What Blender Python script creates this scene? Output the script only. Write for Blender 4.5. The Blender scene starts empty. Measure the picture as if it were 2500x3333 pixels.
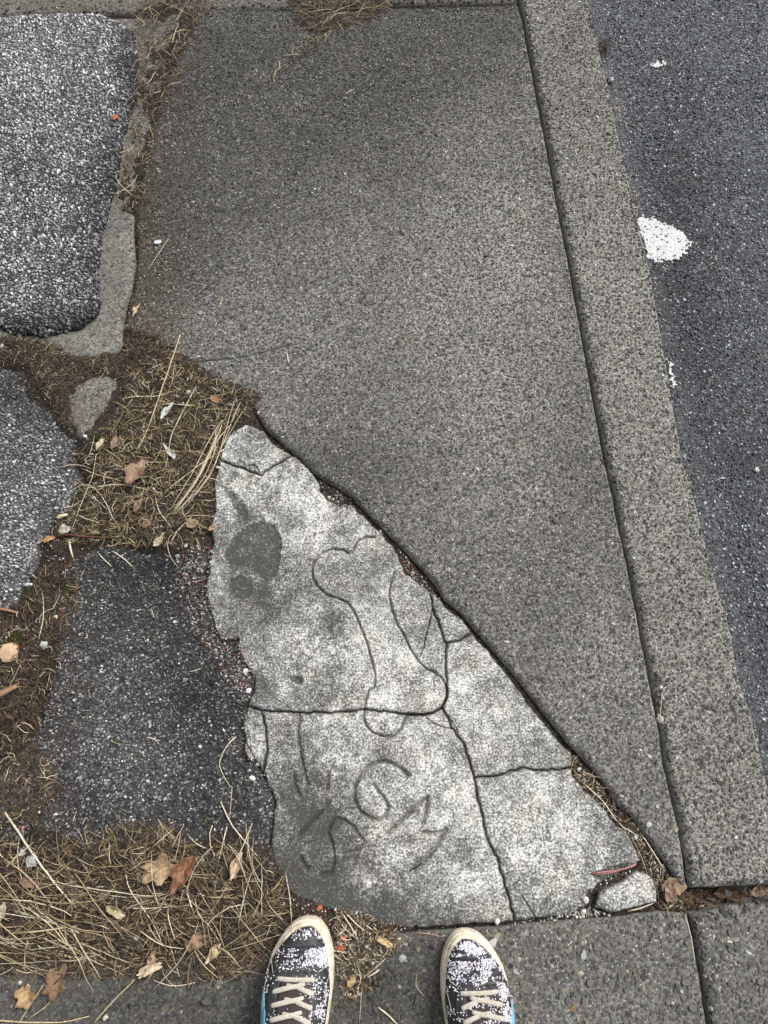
import bpy, bmesh, math, random
import numpy as np
from mathutils import Vector, Matrix
from mathutils.geometry import delaunay_2d_cdt

random.seed(11)
RNG = np.random.default_rng(11)
SC = bpy.context.scene
COL = SC.collection
R = math.radians

# ------------------------------------------------------------------ camera, sky, sun, exposure
H_CAM, PITCH, F_PX = 1.36, R(71.0), 2400.0
cam_data = bpy.data.cameras.new('camera')
cam = bpy.data.objects.new('camera', cam_data)
COL.objects.link(cam)
cam.location = (0, 0, H_CAM)
cam.rotation_euler = (math.pi / 2 - PITCH, 0, 0)
cam_data.sensor_fit = 'HORIZONTAL'
cam_data.sensor_width = 36.0
cam_data.lens = F_PX / 2500 * 36.0
cam_data.clip_start = 0.02
cam_data.clip_end = 2000
SC.camera = cam

SUN_EL, SUN_AZ = R(52), R(52)          # azimuth clockwise from +y (up the picture), so the light comes from upper right
world = bpy.data.worlds.new('World')
SC.world = world
world.use_nodes = True
wn, wl = world.node_tree.nodes, world.node_tree.links
sky = wn.new('ShaderNodeTexSky')
sky.sky_type = 'NISHITA'
sky.sun_disc = False
sky.sun_elevation = SUN_EL
sky.sun_rotation = SUN_AZ
sky.dust_density = 6.0
sky.air_density = 1.0
hs = wn.new('ShaderNodeHueSaturation')
hs.inputs['Saturation'].default_value = 0.30      # an overcast, almost colourless sky
wl.new(sky.outputs[0], hs.inputs['Color'])
wl.new(hs.outputs[0], wn['Background'].inputs['Color'])
wn['Background'].inputs['Strength'].default_value = 0.11
sun_d = bpy.data.lights.new('sun', 'SUN')
sun_d.energy = 1.35
sun_d.angle = R(22)
sun_d.color = (1.0, 0.97, 0.93)
sun = bpy.data.objects.new('sun', sun_d)
COL.objects.link(sun)
sd = Vector((math.sin(SUN_AZ) * math.cos(SUN_EL), math.cos(SUN_AZ) * math.cos(SUN_EL), math.sin(SUN_EL)))
sun.rotation_euler = sd.to_track_quat('Z', 'Y').to_euler()
sun.location = sd * 20
vs = SC.view_settings
vs.view_transform = 'Standard'
vs.look = 'None'
vs.gamma = 1.0
vs.use_curve_mapping = False
vs.exposure = 0.80

# ------------------------------------------------------------------ measuring: photograph pixel -> point on the ground, and back
SP, CP = math.sin(PITCH), math.cos(PITCH)

def G(p, z=0.0):
    p = np.asarray(p, float)
    a = (p[..., 0] - 1250.0) / F_PX
    b = (p[..., 1] - 1666.5) / F_PX
    dx, dy, dz = a, CP - b * SP, -SP - b * CP
    t = (z - H_CAM) / dz
    return np.stack([dx * t, dy * t], -1)

def PX(x, y):
    x = np.asarray(x, float); y = np.asarray(y, float)
    dep = y * CP + H_CAM * SP
    up = y * SP - H_CAM * CP
    return 1250 + F_PX * x / dep, 1666.5 - F_PX * up / dep

# ------------------------------------------------------------------ numpy noise
def _h(ix, iy, s):
    n = (ix.astype(np.int64) * 374761393 + iy.astype(np.int64) * 668265263 + s * 1274126177) & 0xffffffff
    n = ((n ^ (n >> 13)) * 1274126177) & 0xffffffff
    return ((n ^ (n >> 16)) & 0xffff) / 65535.0

def vn(x, y, s=0):
    x = np.asarray(x, float); y = np.asarray(y, float)
    ix, iy = np.floor(x), np.floor(y)
    fx, fy = x - ix, y - iy
    fx = fx * fx * fx * (fx * (fx * 6 - 15) + 10); fy = fy * fy * fy * (fy * (fy * 6 - 15) + 10)
    a, b = _h(ix, iy, s), _h(ix + 1, iy, s)
    c, d = _h(ix, iy + 1, s), _h(ix + 1, iy + 1, s)
    return (a + (b - a) * fx) + ((c + (d - c) * fx) - (a + (b - a) * fx)) * fy

def fbm(x, y, o=4, s=0):
    v, a, t = 0, 1.0, 0
    for k in range(o):
        v = v + a * vn(np.asarray(x) * 2 ** k + 17 * k, np.asarray(y) * 2 ** k - 9 * k, s + k); t += a; a *= .5
    return v / t

def sstep(a, b, x):
    t = np.clip((x - a) / (b - a), 0, 1)
    return t * t * (3 - 2 * t)

def inside(pts, poly):
    x, y = pts[:, 0], pts[:, 1]
    r = np.zeros(len(pts), bool)
    n = len(poly)
    for i in range(n):
        x0, y0 = poly[i]; x1, y1 = poly[(i + 1) % n]
        if y0 == y1: continue
        c = ((y0 > y) != (y1 > y)) & (x < (x1 - x0) * (y - y0) / (y1 - y0) + x0)
        r ^= c
    return r

def seg_dist(pts, line, closed=True):
    line = np.asarray(line, float)
    a = line if closed else line[:-1]
    b = np.roll(line, -1, 0) if closed else line[1:]
    out = np.full(len(pts), 1e9)
    for i in range(len(a)):
        ab = b[i] - a[i]; L = ab @ ab
        if L < 1e-14: continue
        # only points whose box is near enough to matter
        t = np.clip(((pts - a[i]) @ ab) / L, 0, 1)
        d = pts - a[i] - t[:, None] * ab
        np.minimum(out, np.einsum('ij,ij->i', d, d), out=out)
    return np.sqrt(out)

def resample(poly, step, closed=True):
    poly = np.asarray(poly, float); out = []
    n = len(poly)
    for i in range(n if closed else n - 1):
        a, b = poly[i], poly[(i + 1) % n]
        k = max(1, int(math.ceil(np.linalg.norm(b - a) / step)))
        for j in range(k): out.append(a + (b - a) * j / k)
    if not closed: out.append(poly[-1])
    return np.array(out)

# ------------------------------------------------------------------ materials
MATS = {}
def nodes_of(name):
    m = bpy.data.materials.new(name); m.use_nodes = True
    nt = m.node_tree; N, L = nt.nodes, nt.links
    return m, N, L, N['Principled BSDF']

def mth(N, L, op, a, b=None, clamp=False):
    n = N.new('ShaderNodeMath'); n.operation = op; n.use_clamp = clamp
    for i, v in enumerate((a, b)):
        if v is None: continue
        if isinstance(v, (int, float)): n.inputs[i].default_value = v
        else: L.new(v, n.inputs[i])
    return n.outputs[0]

def mixc(N, L, f, a, b, bt='MIX'):
    n = N.new('ShaderNodeMix'); n.data_type = 'RGBA'; n.blend_type = bt
    for idx, v in ((0, f), (6, a), (7, b)):
        if isinstance(v, (int, float)): n.inputs[idx].default_value = v
        elif isinstance(v, tuple): n.inputs[idx].default_value = (*v, 1)
        else: L.new(v, n.inputs[idx])
    return n.outputs[2]

def noise(N, L, scale, detail=3, rough=.55, co=None, dist=0):
    n = N.new('ShaderNodeTexNoise'); n.inputs['Scale'].default_value = scale
    n.inputs['Detail'].default_value = detail; n.inputs['Roughness'].default_value = rough
    n.inputs['Distortion'].default_value = dist
    L.new(co, n.inputs['Vector']); return n.outputs['Fac']

def voro(N, L, scale, co, feat='F1'):
    n = N.new('ShaderNodeTexVoronoi'); n.inputs['Scale'].default_value = scale; n.feature = feat
    L.new(co, n.inputs['Vector']); return n

def ramp(N, L, f, stops):
    n = N.new('ShaderNodeValToRGB'); e = n.color_ramp.elements
    while len(e) > 2: e.remove(e[-1])
    for i, (p, c) in enumerate(stops):
        if isinstance(c, (int, float)): c = (c, c, c)
        el = e[i] if i < 2 else e.new(p)
        el.position = p; el.color = (*c, 1)
    L.new(f, n.inputs[0]); return n.outputs[0]

def coords(N, which='Object'):
    return N.new('ShaderNodeTexCoord').outputs[which]

def attr(N, name, out='Color'):
    n = N.new('ShaderNodeAttribute'); n.attribute_name = name; return n.outputs[out]

def aggregate_mat(name, grit=420, contrast=(.45, 1.6), cell=260, cell_lo=.55, cell_hi=1.5, flecks=.04, rough=.9, bump=.5, bd=.0012):
    """concrete or asphalt between its stones: the mesh's own 'col' with fine grit, small grains and pale flecks"""
    m, N, L, B = nodes_of(name)
    co = coords(N); col = attr(N, 'col')
    n1 = noise(N, L, grit, 3, .65, co)
    k = ramp(N, L, n1, [(.28, contrast[0]), (.5, 1.0 * (contrast[0] + contrast[1]) / 2), (.74, contrast[1])])
    c = mixc(N, L, 1.0, col, k, 'MULTIPLY')
    v = voro(N, L, cell, co)
    sep = N.new('ShaderNodeSeparateColor'); L.new(v.outputs['Color'], sep.inputs[0])
    g = ramp(N, L, sep.outputs[0], [(0, cell_lo), (.5, 1.0), (1, cell_hi)])
    c = mixc(N, L, 1.0, c, g, 'MULTIPLY')
    tint = ramp(N, L, sep.outputs[1], [(0, (1.06, 1.0, .93)), (.5, 1.0), (1, (.94, 1.0, 1.06))])
    c = mixc(N, L, 1.0, c, tint, 'MULTIPLY')
    # pale flecks: a few small cells, only at their core
    v2 = voro(N, L, cell * 1.25, co)
    s2 = N.new('ShaderNodeSeparateColor'); L.new(v2.outputs['Color'], s2.inputs[0])
    hit = mth(N, L, 'MULTIPLY', mth(N, L, 'GREATER_THAN', s2.outputs[2], 1 - flecks), mth(N, L, 'LESS_THAN', v2.outputs['Distance'], .38))
    c = mixc(N, L, mth(N, L, 'MULTIPLY', hit, .8), c, (.5, .49, .45))
    L.new(c, B.inputs['Base Color'])
    B.inputs['Roughness'].default_value = rough
    B.inputs['Specular IOR Level'].default_value = .25
    h = mth(N, L, 'ADD', mth(N, L, 'MULTIPLY', n1, .6), mth(N, L, 'MULTIPLY', mth(N, L, 'SUBTRACT', 1.0, v.outputs['Distance']), .7))
    b = N.new('ShaderNodeBump'); b.inputs['Strength'].default_value = bump; b.inputs['Distance'].default_value = bd
    L.new(h, b.inputs['Height']); L.new(b.outputs[0], B.inputs['Normal'])
    return m

def old_concrete_mat():
    m, N, L, B = nodes_of('old_concrete')
    co = coords(N)
    lum = attr(N, 'lum', 'Fac'); dirt = attr(N, 'dirt', 'Fac')
    n1 = noise(N, L, 285, 3.2, .68, co); n2 = noise(N, L, 80, 3, .6, co)
    t = mth(N, L, 'ADD', mth(N, L, 'MULTIPLY', mth(N, L, 'SUBTRACT', n1, .5), 2.7), mth(N, L, 'MULTIPLY', mth(N, L, 'SUBTRACT', n2, .5), .9))
    t = mth(N, L, 'ADD', t, lum, True)
    c = ramp(N, L, t, [(0, (.050, .050, .047)), (.42, (.165, .165, .158)), (1, (.60, .60, .575))])
    v = voro(N, L, 150, co)
    sp = N.new('ShaderNodeSeparateColor'); L.new(v.outputs['Color'], sp.inputs[0])
    pit = mth(N, L, 'MULTIPLY', mth(N, L, 'GREATER_THAN', sp.outputs[0], .8), mth(N, L, 'LESS_THAN', v.outputs['Distance'], .26))
    c = mixc(N, L, mth(N, L, 'MULTIPLY', pit, .75), c, (.06, .06, .058))
    c = mixc(N, L, mth(N, L, 'MULTIPLY', dirt, .85), c, (.04, .036, .03))
    n3 = noise(N, L, 14, 2, .5, co)
    c = mixc(N, L, 1.0, c, ramp(N, L, n3, [(.3, (1.03, 1.0, .95)), (.7, (.97, 1.0, 1.02))]), 'MULTIPLY')
    L.new(c, B.inputs['Base Color'])
    B.inputs['Roughness'].default_value = .92; B.inputs['Specular IOR Level'].default_value = .2
    b = N.new('ShaderNodeBump'); b.inputs['Strength'].default_value = .55; b.inputs['Distance'].default_value = .0011
    hh = mth(N, L, 'SUBTRACT', n1, mth(N, L, 'MULTIPLY', pit, .5))
    L.new(hh, b.inputs['Height']); L.new(b.outputs[0], B.inputs['Normal'])
    return m

def attr_mat(name, rough=.85, spec=.2, var=(.75, 1.25), scale=500, bump=0, bd=.0004):
    """stones, straw, crumbs: the mesh's own 'col' with a little grain"""
    m, N, L, B = nodes_of(name)
    co = coords(N)
    n = noise(N, L, scale, 2, .6, co)
    L.new(mixc(N, L, 1.0, attr(N, 'col'), ramp(N, L, n, [(.3, var[0]), (.7, var[1])]), 'MULTIPLY'), B.inputs['Base Color'])
    B.inputs['Roughness'].default_value = rough; B.inputs['Specular IOR Level'].default_value = spec
    if bump:
        b = N.new('ShaderNodeBump'); b.inputs['Strength'].default_value = bump; b.inputs['Distance'].default_value = bd
        L.new(n, b.inputs['Height']); L.new(b.outputs[0], B.inputs['Normal'])
    return m

def plain_mat(key, c0, c1, scale=120, rough=.8, spec=.25, bump=.3, bd=.0006, detail=4):
    if key in MATS: return MATS[key]
    m, N, L, B = nodes_of(key)
    co = coords(N)
    n = noise(N, L, scale, detail, .62, co)
    L.new(ramp(N, L, n, [(.32, c0), (.68, c1)]), B.inputs['Base Color'])
    B.inputs['Roughness'].default_value = rough; B.inputs['Specular IOR Level'].default_value = spec
    if bump:
        b = N.new('ShaderNodeBump'); b.inputs['Strength'].default_value = bump; b.inputs['Distance'].default_value = bd
        L.new(n, b.inputs['Height']); L.new(b.outputs[0], B.inputs['Normal'])
    MATS[key] = m
    return m

M_SLAB = aggregate_mat('exposed_aggregate', 380, (.5, 1.5), 250, .6, 1.5, .05, bump=.6, bd=.0014)
M_ASPH = aggregate_mat('asphalt_binder', 420, (.35, 1.6), 260, .4, 1.8, .05, bump=.8, bd=.0018)
M_ROAD = aggregate_mat('road_asphalt', 420, (.4, 1.6), 230, .45, 1.75, .05, bump=.9, bd=.002)
M_SOIL = aggregate_mat('soil', 260, (.3, 1.8), 330, .4, 1.9, .03, rough=.95, bump=.9, bd=.003)
M_OLD = old_concrete_mat()
M_STONE = attr_mat('stone', .8, .3, (.8, 1.2), 700)
M_STRAW = attr_mat('straw', .65, .3, (.7, 1.25), 260)
M_CRUMB = attr_mat('crumb', .9, .15, (.7, 1.25), 600)

# ------------------------------------------------------------------ object helpers
def link(name, me, parent=None, kind=None, mat=None):
    o = bpy.data.objects.new(name, me); COL.objects.link(o)
    if parent is not None: o.parent = parent
    if kind: o['kind'] = kind
    if mat is not None and me is not None: me.materials.append(mat)
    return o

def empty(name, loc=(0, 0, 0)):
    o = bpy.data.objects.new(name, None); COL.objects.link(o); o.location = loc
    o.empty_display_size = .02
    return o

def tag(o, label, cat, group=None, kind=None):
    o['label'] = label; o['category'] = cat
    if group: o['group'] = group
    if kind: o['kind'] = kind
    return o

def raw_mesh(name, V, faces_flat, starts, totals, smooth=False, col=None):
    me = bpy.data.meshes.new(name)
    V = np.ascontiguousarray(V, np.float32)
    me.vertices.add(len(V)); me.vertices.foreach_set('co', V.ravel())
    me.loops.add(len(faces_flat)); me.loops.foreach_set('vertex_index', np.ascontiguousarray(faces_flat, np.int32))
    me.polygons.add(len(starts)); me.polygons.foreach_set('loop_start', np.ascontiguousarray(starts, np.int32))
    me.polygons.foreach_set('loop_total', np.ascontiguousarray(totals, np.int32))
    me.update(calc_edges=True)
    me.polygons.foreach_set('use_smooth', np.full(len(starts), smooth, bool))
    if col is not None:
        a = me.attributes.new('col', 'FLOAT_COLOR', 'POINT')
        c = np.ones((len(V), 4), np.float32); c[:, :3] = col
        a.data.foreach_set('color', c.ravel())
    return me

def mesh_py(name, V, F, smooth=True):
    me = bpy.data.meshes.new(name); me.from_pydata([tuple(v) for v in V], [], F); me.update()
    me.polygons.foreach_set('use_smooth', np.full(len(me.polygons), smooth, bool))
    return me

def region(name, poly_px, z0, step, mat, hfun=None, cfun=None, edge=(.005, .008), jit=(.0008, 60), inset=0, depth=.06,
           parent=None, kind='structure', extra=None, bstep=None, lines=None):
    """a slab with this outline, real thickness, rounded broken edges and its own uneven top"""
    bstep = bstep or step
    P = resample(G(poly_px), bstep)
    P = P + jit[0] * 2 * np.stack([fbm(P[:, 0] * jit[1], P[:, 1] * jit[1], 3, 5) - .5, fbm(P[:, 0] * jit[1], P[:, 1] * jit[1], 3, 9) - .5], 1)
    area = .5 * np.sum(P[:, 0] * np.roll(P[:, 1], -1) - np.roll(P[:, 0], -1) * P[:, 1])
    if area < 0: P = P[::-1]
    if inset:
        t = np.roll(P, -1, 0) - np.roll(P, 1, 0); t /= np.linalg.norm(t, axis=1)[:, None] + 1e-9
        P = P + inset * np.stack([-t[:, 1], t[:, 0]], 1)
    lo, hi = P.min(0), P.max(0)
    gx, gy = np.meshgrid(np.arange(lo[0], hi[0], step), np.arange(lo[1], hi[1], step * .87))
    gx[1::2] += step / 2
    I = np.stack([gx.ravel(), gy.ravel()], 1); I += RNG.uniform(-.22, .22, I.shape) * step
    I = I[inside(I, P)]
    dI = seg_dist(I, P)
    k = dI > .55 * bstep; I, dI = I[k], dI[k]
    if lines is not None:                                # extra points along carved lines so that they stay crisp
        E = []
        for ln, w, _ in lines:
            lr = resample(ln, .0022, False)
            kk = np.zeros(len(I), bool); lo2, hi2 = lr.min(0) - .01, lr.max(0) + .01
            q = np.where((I[:, 0] > lo2[0]) & (I[:, 0] < hi2[0]) & (I[:, 1] > lo2[1]) & (I[:, 1] < hi2[1]))[0]
            if len(q):
                kk[q] = seg_dist(I[q], lr, False) < 2.1 * w; I, dI = I[~kk], dI[~kk]
            t = np.gradient(lr, axis=0); t /= np.linalg.norm(t, axis=1)[:, None] + 1e-9; nn = np.stack([-t[:, 1], t[:, 0]], 1)
            for o_ in (-1.6, -.8, 0, .8, 1.6): E.append(lr + nn * (o_ * w))
        E = np.concatenate(E); E += RNG.normal(0, .0001, E.shape); E = E[inside(E, P)]
        dE = seg_dist(E, P); E, dE = E[dE > .0012], dE[dE > .0012]
        I = np.concatenate([I, E]); dI = np.concatenate([dI, dE])
    pts = [Vector(p) for p in np.concatenate([P, I])]
    nb = len(P)
    vo, _, fo, ov, _, _ = delaunay_2d_cdt(pts, [], [list(range(nb))], 1, 1e-7)
    XY = np.array([(v.x, v.y) for v in vo])
    src = np.array([o[0] if o else -1 for o in ov])
    d = np.zeros(len(XY)); ok = src >= nb; d[ok] = dI[src[ok] - nb]
    Z = np.full(len(XY), z0, float)
    if hfun is not None: Z += hfun(XY[:, 0], XY[:, 1])
    w = edge[1] * (.6 + .9 * fbm(XY[:, 0] * 70, XY[:, 1] * 70, 2, 31))
    Z -= edge[0] * np.clip(1 - d / w, 0, 1) ** 2
    # outline order, from the faces' open edges
    ed = {}
    for f in fo:
        for i in range(len(f)):
            a, b = f[i], f[(i + 1) % len(f)]
            ed[(a, b)] = 1
    border = [(a, b) for (a, b) in ed if (b, a) not in ed]
    bot = {}
    V = [(x, y, z) for (x, y), z in zip(XY, Z)]
    for a, b in border:
        for q in (a, b):
            if q not in bot:
                bot[q] = len(V); V.append((XY[q][0], XY[q][1], min(Z[q] - .004, z0 - depth)))
    F = list(fo) + [(b, a, bot[a], bot[b]) for a, b in border]
    me = mesh_py(name, V, F)
    VV = np.array(V)
    if cfun is not None:
        c = np.ones((len(VV), 4), np.float32); c[:, :3] = cfun(VV[:, 0], VV[:, 1])
        me.attributes.new('col', 'FLOAT_COLOR', 'POINT').data.foreach_set('color', c.ravel())
    if extra:
        dd = np.zeros(len(VV)); dd[:len(d)] = d
        for k, f in extra.items():
            me.attributes.new(k, 'FLOAT', 'POINT').data.foreach_set('value', np.ascontiguousarray(f(VV[:, 0], VV[:, 1], dd), np.float32))
    o = link(name, me, parent, kind, mat)
    return o, P

def stones(name, xy, z, size, colr, parent, mat=M_STONE, k=5, flat=.55, asp=.35, sink=.3, kind='stuff', smooth=False):
    """many small stones set in a surface, one mesh: each a five or six sided chip with its own outline, tilt and colour"""
    n = len(xy)
    ang = RNG.uniform(0, 2 * np.pi, n)
    th = ang[:, None] + np.arange(k) * 2 * np.pi / k + RNG.uniform(-.3, .3, (n, k))
    r = (size / 2)[:, None] * RNG.uniform(.78, 1.15, (n, k))
    st = 1 + asp * RNG.uniform(-1, 1, n); ca, sa = np.cos(ang), np.sin(ang)
    def ring(rr, zz):
        x, y = np.cos(th) * rr * st[:, None], np.sin(th) * rr / st[:, None]
        return np.stack([xy[:, 0:1] + ca[:, None] * x - sa[:, None] * y, xy[:, 1:2] + sa[:, None] * x + ca[:, None] * y, zz], -1)
    hgt = size * flat * RNG.uniform(.5, 1.1, n)
    tl = RNG.normal(0, .28, (n, 2))
    lowr = ring(r, np.repeat((z - size * sink)[:, None], k, 1))
    rt = r * RNG.uniform(.5, .8, (n, 1))
    zt = (z + hgt * (1 - sink))[:, None] + rt * (np.cos(th) * tl[:, 0:1] + np.sin(th) * tl[:, 1:2])
    topr = ring(rt, zt)
    V = np.concatenate([lowr, topr], 1).reshape(-1, 3)
    base = np.arange(n)[:, None] * 2 * k
    top = (base + k + np.arange(k)).ravel()
    i = np.arange(k); j = (i + 1) % k
    q = np.stack([i, j, j + k, i + k], 1)
    quads = (base[:, :, None] + q[None]).reshape(-1)
    flatf = np.concatenate([top, quads])
    starts = np.concatenate([np.arange(n) * k, n * k + np.arange(n * k) * 4])
    tot = np.concatenate([np.full(n, k), np.full(n * k, 4)])
    me = raw_mesh(name, V, flatf, starts, tot, smooth, np.repeat(colr, 2 * k, 0))
    return link(name, me, parent, kind, mat)

def scatter(poly_px, cell, keep=1.0, z=0.0, jit=.45, frame=True):
    P = G(poly_px)
    lo, hi = P.min(0), P.max(0)
    gx, gy = np.meshgrid(np.arange(lo[0], hi[0], cell), np.arange(lo[1], hi[1], cell * .87))
    gx[1::2] += cell / 2
    q = np.stack([gx.ravel(), gy.ravel()], 1); q += RNG.uniform(-jit, jit, q.shape) * cell
    if frame:
        px, py = PX(q[:, 0], q[:, 1]); q = q[(px > -160) & (px < 2660) & (py > -160) & (py < 3480)]
    q = q[inside(q, P)]
    return q[RNG.uniform(size=len(q)) < keep]

# ------------------------------------------------------------------ outlines, traced in photograph pixels
JOINT = [(1519, -900), (1693, 0), (1708, 78), (1720, 151), (1738, 241), (1759, 350), (1777, 446), (1795, 536), (1813, 639), (1838, 766),
         (1859, 868), (1880, 989), (1973, 1500), (1997, 1602), (2021, 1723), (2055, 1874), (2085, 2043), (2109, 2151), (2127, 2253),
         (2151, 2374), (2166, 2489), (2208, 2669), (2234, 2820), (2243, 2892)]
KERB_EDGE = [(1735, -900), (1916, 0), (1943, 121), (1967, 211), (2000, 362), (2024, 482), (2061, 627), (2079, 711), (2094, 778), (2115, 856),
             (2136, 977), (2182, 1240), (2226, 1500), (2260, 1602), (2302, 1771), (2344, 1922), (2380, 2043), (2410, 2211), (2446, 2314),
             (2470, 2416), (2489, 2500), (2585, 2880)]
CRACK_L = [(603, 22), (590, 110), (567, 151), (556, 200), (543, 259), (525, 300), (512, 338), (506, 392), (490, 430), (482, 470), (468, 530), (458, 573),
           (446, 651), (441, 700), (439, 753), (444, 800), (446, 844), (436, 890), (434, 940), (418, 978), (404, 1069)]
DIAG_HI = [(826, 1333), (871, 1399), (938, 1456), (986, 1501), (1022, 1538), (1076, 1571), (1143, 1610), (1179, 1652), (1239, 1712), (1293, 1767),
           (1335, 1809), (1378, 1851), (1420, 1905), (1450, 1954), (1498, 1990), (1546, 2050), (1600, 2110), (1657, 2175), (1705, 2235),
           (1753, 2296), (1795, 2350), (1844, 2412), (1881, 2450), (1935, 2509), (1981, 2568), (2019, 2627), (2061, 2660), (2103, 2719),
           (2145, 2778), (2183, 2829), (2204, 2862), (2232, 2896)]
off = lambda pl, dx, dy=0: [(x + dx, y + dy) for x, y in pl]
MAIN = ([(1686, 12), (1262, 24)] + CRACK_L + [(440, 1095), (512, 1099), (530, 1135), (579, 1177), (640, 1196), (700, 1232), (760, 1262), (815, 1290)]
        + DIAG_HI + off(JOINT, -5)[2:][::-1])
KERB = off(JOINT, 5) + KERB_EDGE[::-1]
TOPSLAB = [(-700, -900), (1512, -900), (1684, 0), (1262, 12), (500, 36), (0, 52), (-700, 70)]
STRIP = [(-700, 82), (0, 64), (500, 50), (596, 30), (582, 110), (558, 151), (535, 259), (504, 338), (498, 392), (474, 470), (450, 573), (438, 651), (431, 753),
         (438, 844), (426, 940), (410, 978), (396, 1069), (395, 1129), (374, 1159), (320, 1170), (259, 1165), (215, 1160), (175, 1150), (150, 1118), (-700, 1100)]
REMNANT = [(259, 1232), (300, 1216), (338, 1210), (370, 1218), (401, 1229), (398, 1268), (368, 1316), (326, 1370), (301, 1443), (259, 1450), (205, 1370), (190, 1290)]
PATCH_A = [(-700, 66), (0, 66), (60, 58), (121, 51), (241, 48), (338, 54), (392, 78), (430, 105), (443, 140), (446, 181), (446, 271), (443, 326), (422, 386), (398, 458), (392, 524),
           (386, 579), (362, 651), (350, 711), (335, 784), (324, 870), (326, 964), (329, 990), (313, 1039), (265, 1069), (211, 1081), (139, 1099), (60, 1093), (0, 1070), (-700, 1060)]
PATCH_B = [(-700, 1190), (0, 1189), (78, 1200), (115, 1286), (199, 1370), (253, 1443), (271, 1503), (259, 1563), (211, 1654), (151, 1714), (120, 1770), (108, 1864),
           (70, 1909), (43, 1968), (0, 1990), (-700, 2010)]
PATCH_C = [(190, 1830), (330, 1760), (480, 1790), (620, 1780), (690, 1800), (672, 1871), (667, 1908), (700, 2044), (711, 2082), (765, 2079), (779, 2133), (801, 2166), (825, 2204),
           (825, 2247), (803, 2299), (782, 2357), (790, 2401), (784, 2471), (831, 2480), (848, 2520), (867, 2547), (894, 2607), (888, 2661), (877, 2742), (880, 2797), (905, 2868),
           (960, 2930), (1080, 2975), (1170, 3005), (1330, 3028), (1000, 3055), (500, 3092), (0, 3128), (-700, 3175), (-700, 2520), (0, 2500), (60, 2440), (130, 2350), (150, 2200), (160, 2060), (150, 1960)]
BOTTOM = [(-700, 3186), (0, 3137), (700, 3086), (1350, 3036), (1663, 3015), (1801, 3003), (2036, 2984), (2145, 2968), (2236, 2976), (2256, 3064), (2273, 3156), (2289, 3265), (2300, 3333),
          (2400, 3900), (-700, 3900)]
BOTKERB = [(2249, 2982), (2339, 2961), (2423, 2948), (2500, 2936), (2600, 2924), (2690, 3333), (2810, 3900), (2414, 3900), (2313, 3333), (2302, 3265), (2285, 3156), (2268, 3064)]

DIAG_LO = [(790, 1372), (823, 1381), (859, 1399), (883, 1435), (931, 1465), (947, 1477), (962, 1480), (998, 1516), (1034, 1562), (1046, 1598), (1064, 1622), (1100, 1640), (1143, 1637),
           (1167, 1664), (1203, 1694), (1239, 1730), (1281, 1779), (1299, 1809), (1317, 1857), (1360, 1893), (1402, 1923), (1438, 1954), (1468, 1990), (1504, 2011), (1536, 2058),
           (1589, 2116), (1639, 2175), (1681, 2229), (1729, 2302), (1777, 2356), (1826, 2416), (1862, 2452), (1866, 2500), (1868, 2526), (1906, 2568), (1960, 2618), (2011, 2686), (2053, 2719),
           (2078, 2770), (2091, 2805)]
def dl(a, b):            # the stretch of DIAG_LO between two of its points
    i, j = DIAG_LO.index(a), DIAG_LO.index(b); return DIAG_LO[i:j + 1]
CR_TOP = [(712, 1492), (751, 1507), (790, 1520), (812, 1531), (847, 1544), (859, 1529), (901, 1507), (931, 1486), (947, 1477)]
CR_HOR = [(803, 2300), (844, 2310), (904, 2315), (974, 2321), (1034, 2318), (1105, 2318), (1175, 2310), (1251, 2315), (1327, 2323), (1376, 2327), (1414, 2318), (1441, 2304)]
CR_VER1 = [(1402, 1923), (1408, 1978), (1429, 2026), (1444, 2074), (1453, 2091), (1452, 2117), (1450, 2165), (1452, 2198), (1459, 2253), (1441, 2304)]
CR_VER2 = [(1441, 2304), (1455, 2327), (1471, 2368), (1509, 2417), (1526, 2471), (1547, 2531)]
CR_VER3 = [(1547, 2531), (1558, 2607), (1575, 2677), (1591, 2742), (1618, 2797), (1640, 2862), (1660, 2930), (1676, 3002)]
CR_SM = [(1453, 2091), (1498, 2083), (1536, 2058)]
CR_RT = [(1547, 2531), (1618, 2523), (1700, 2501), (1750, 2509), (1800, 2506), (1866, 2500)]
CR_LF = [(844, 2310), (858, 2340), (863, 2372), (869, 2442), (862, 2480), (852, 2512)]
LEFT1 = [(803, 2300), (825, 2247), (825, 2204), (801, 2166), (779, 2133), (771, 2079), (740, 2085), (711, 2082), (700, 2044), (689, 2017), (672, 1950), (667, 1908), (673, 1871), (678, 1833),
         (684, 1800), (690, 1773), (684, 1712), (696, 1652), (693, 1562), (712, 1492)]
LEFT2 = [(852, 2512), (867, 2547), (894, 2607), (888, 2661), (877, 2742), (880, 2797), (913, 2878), (967, 2932), (1097, 2975), (1184, 3000), (1265, 3026), (1374, 3024), (1567, 3010), (1676, 3002)]
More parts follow.
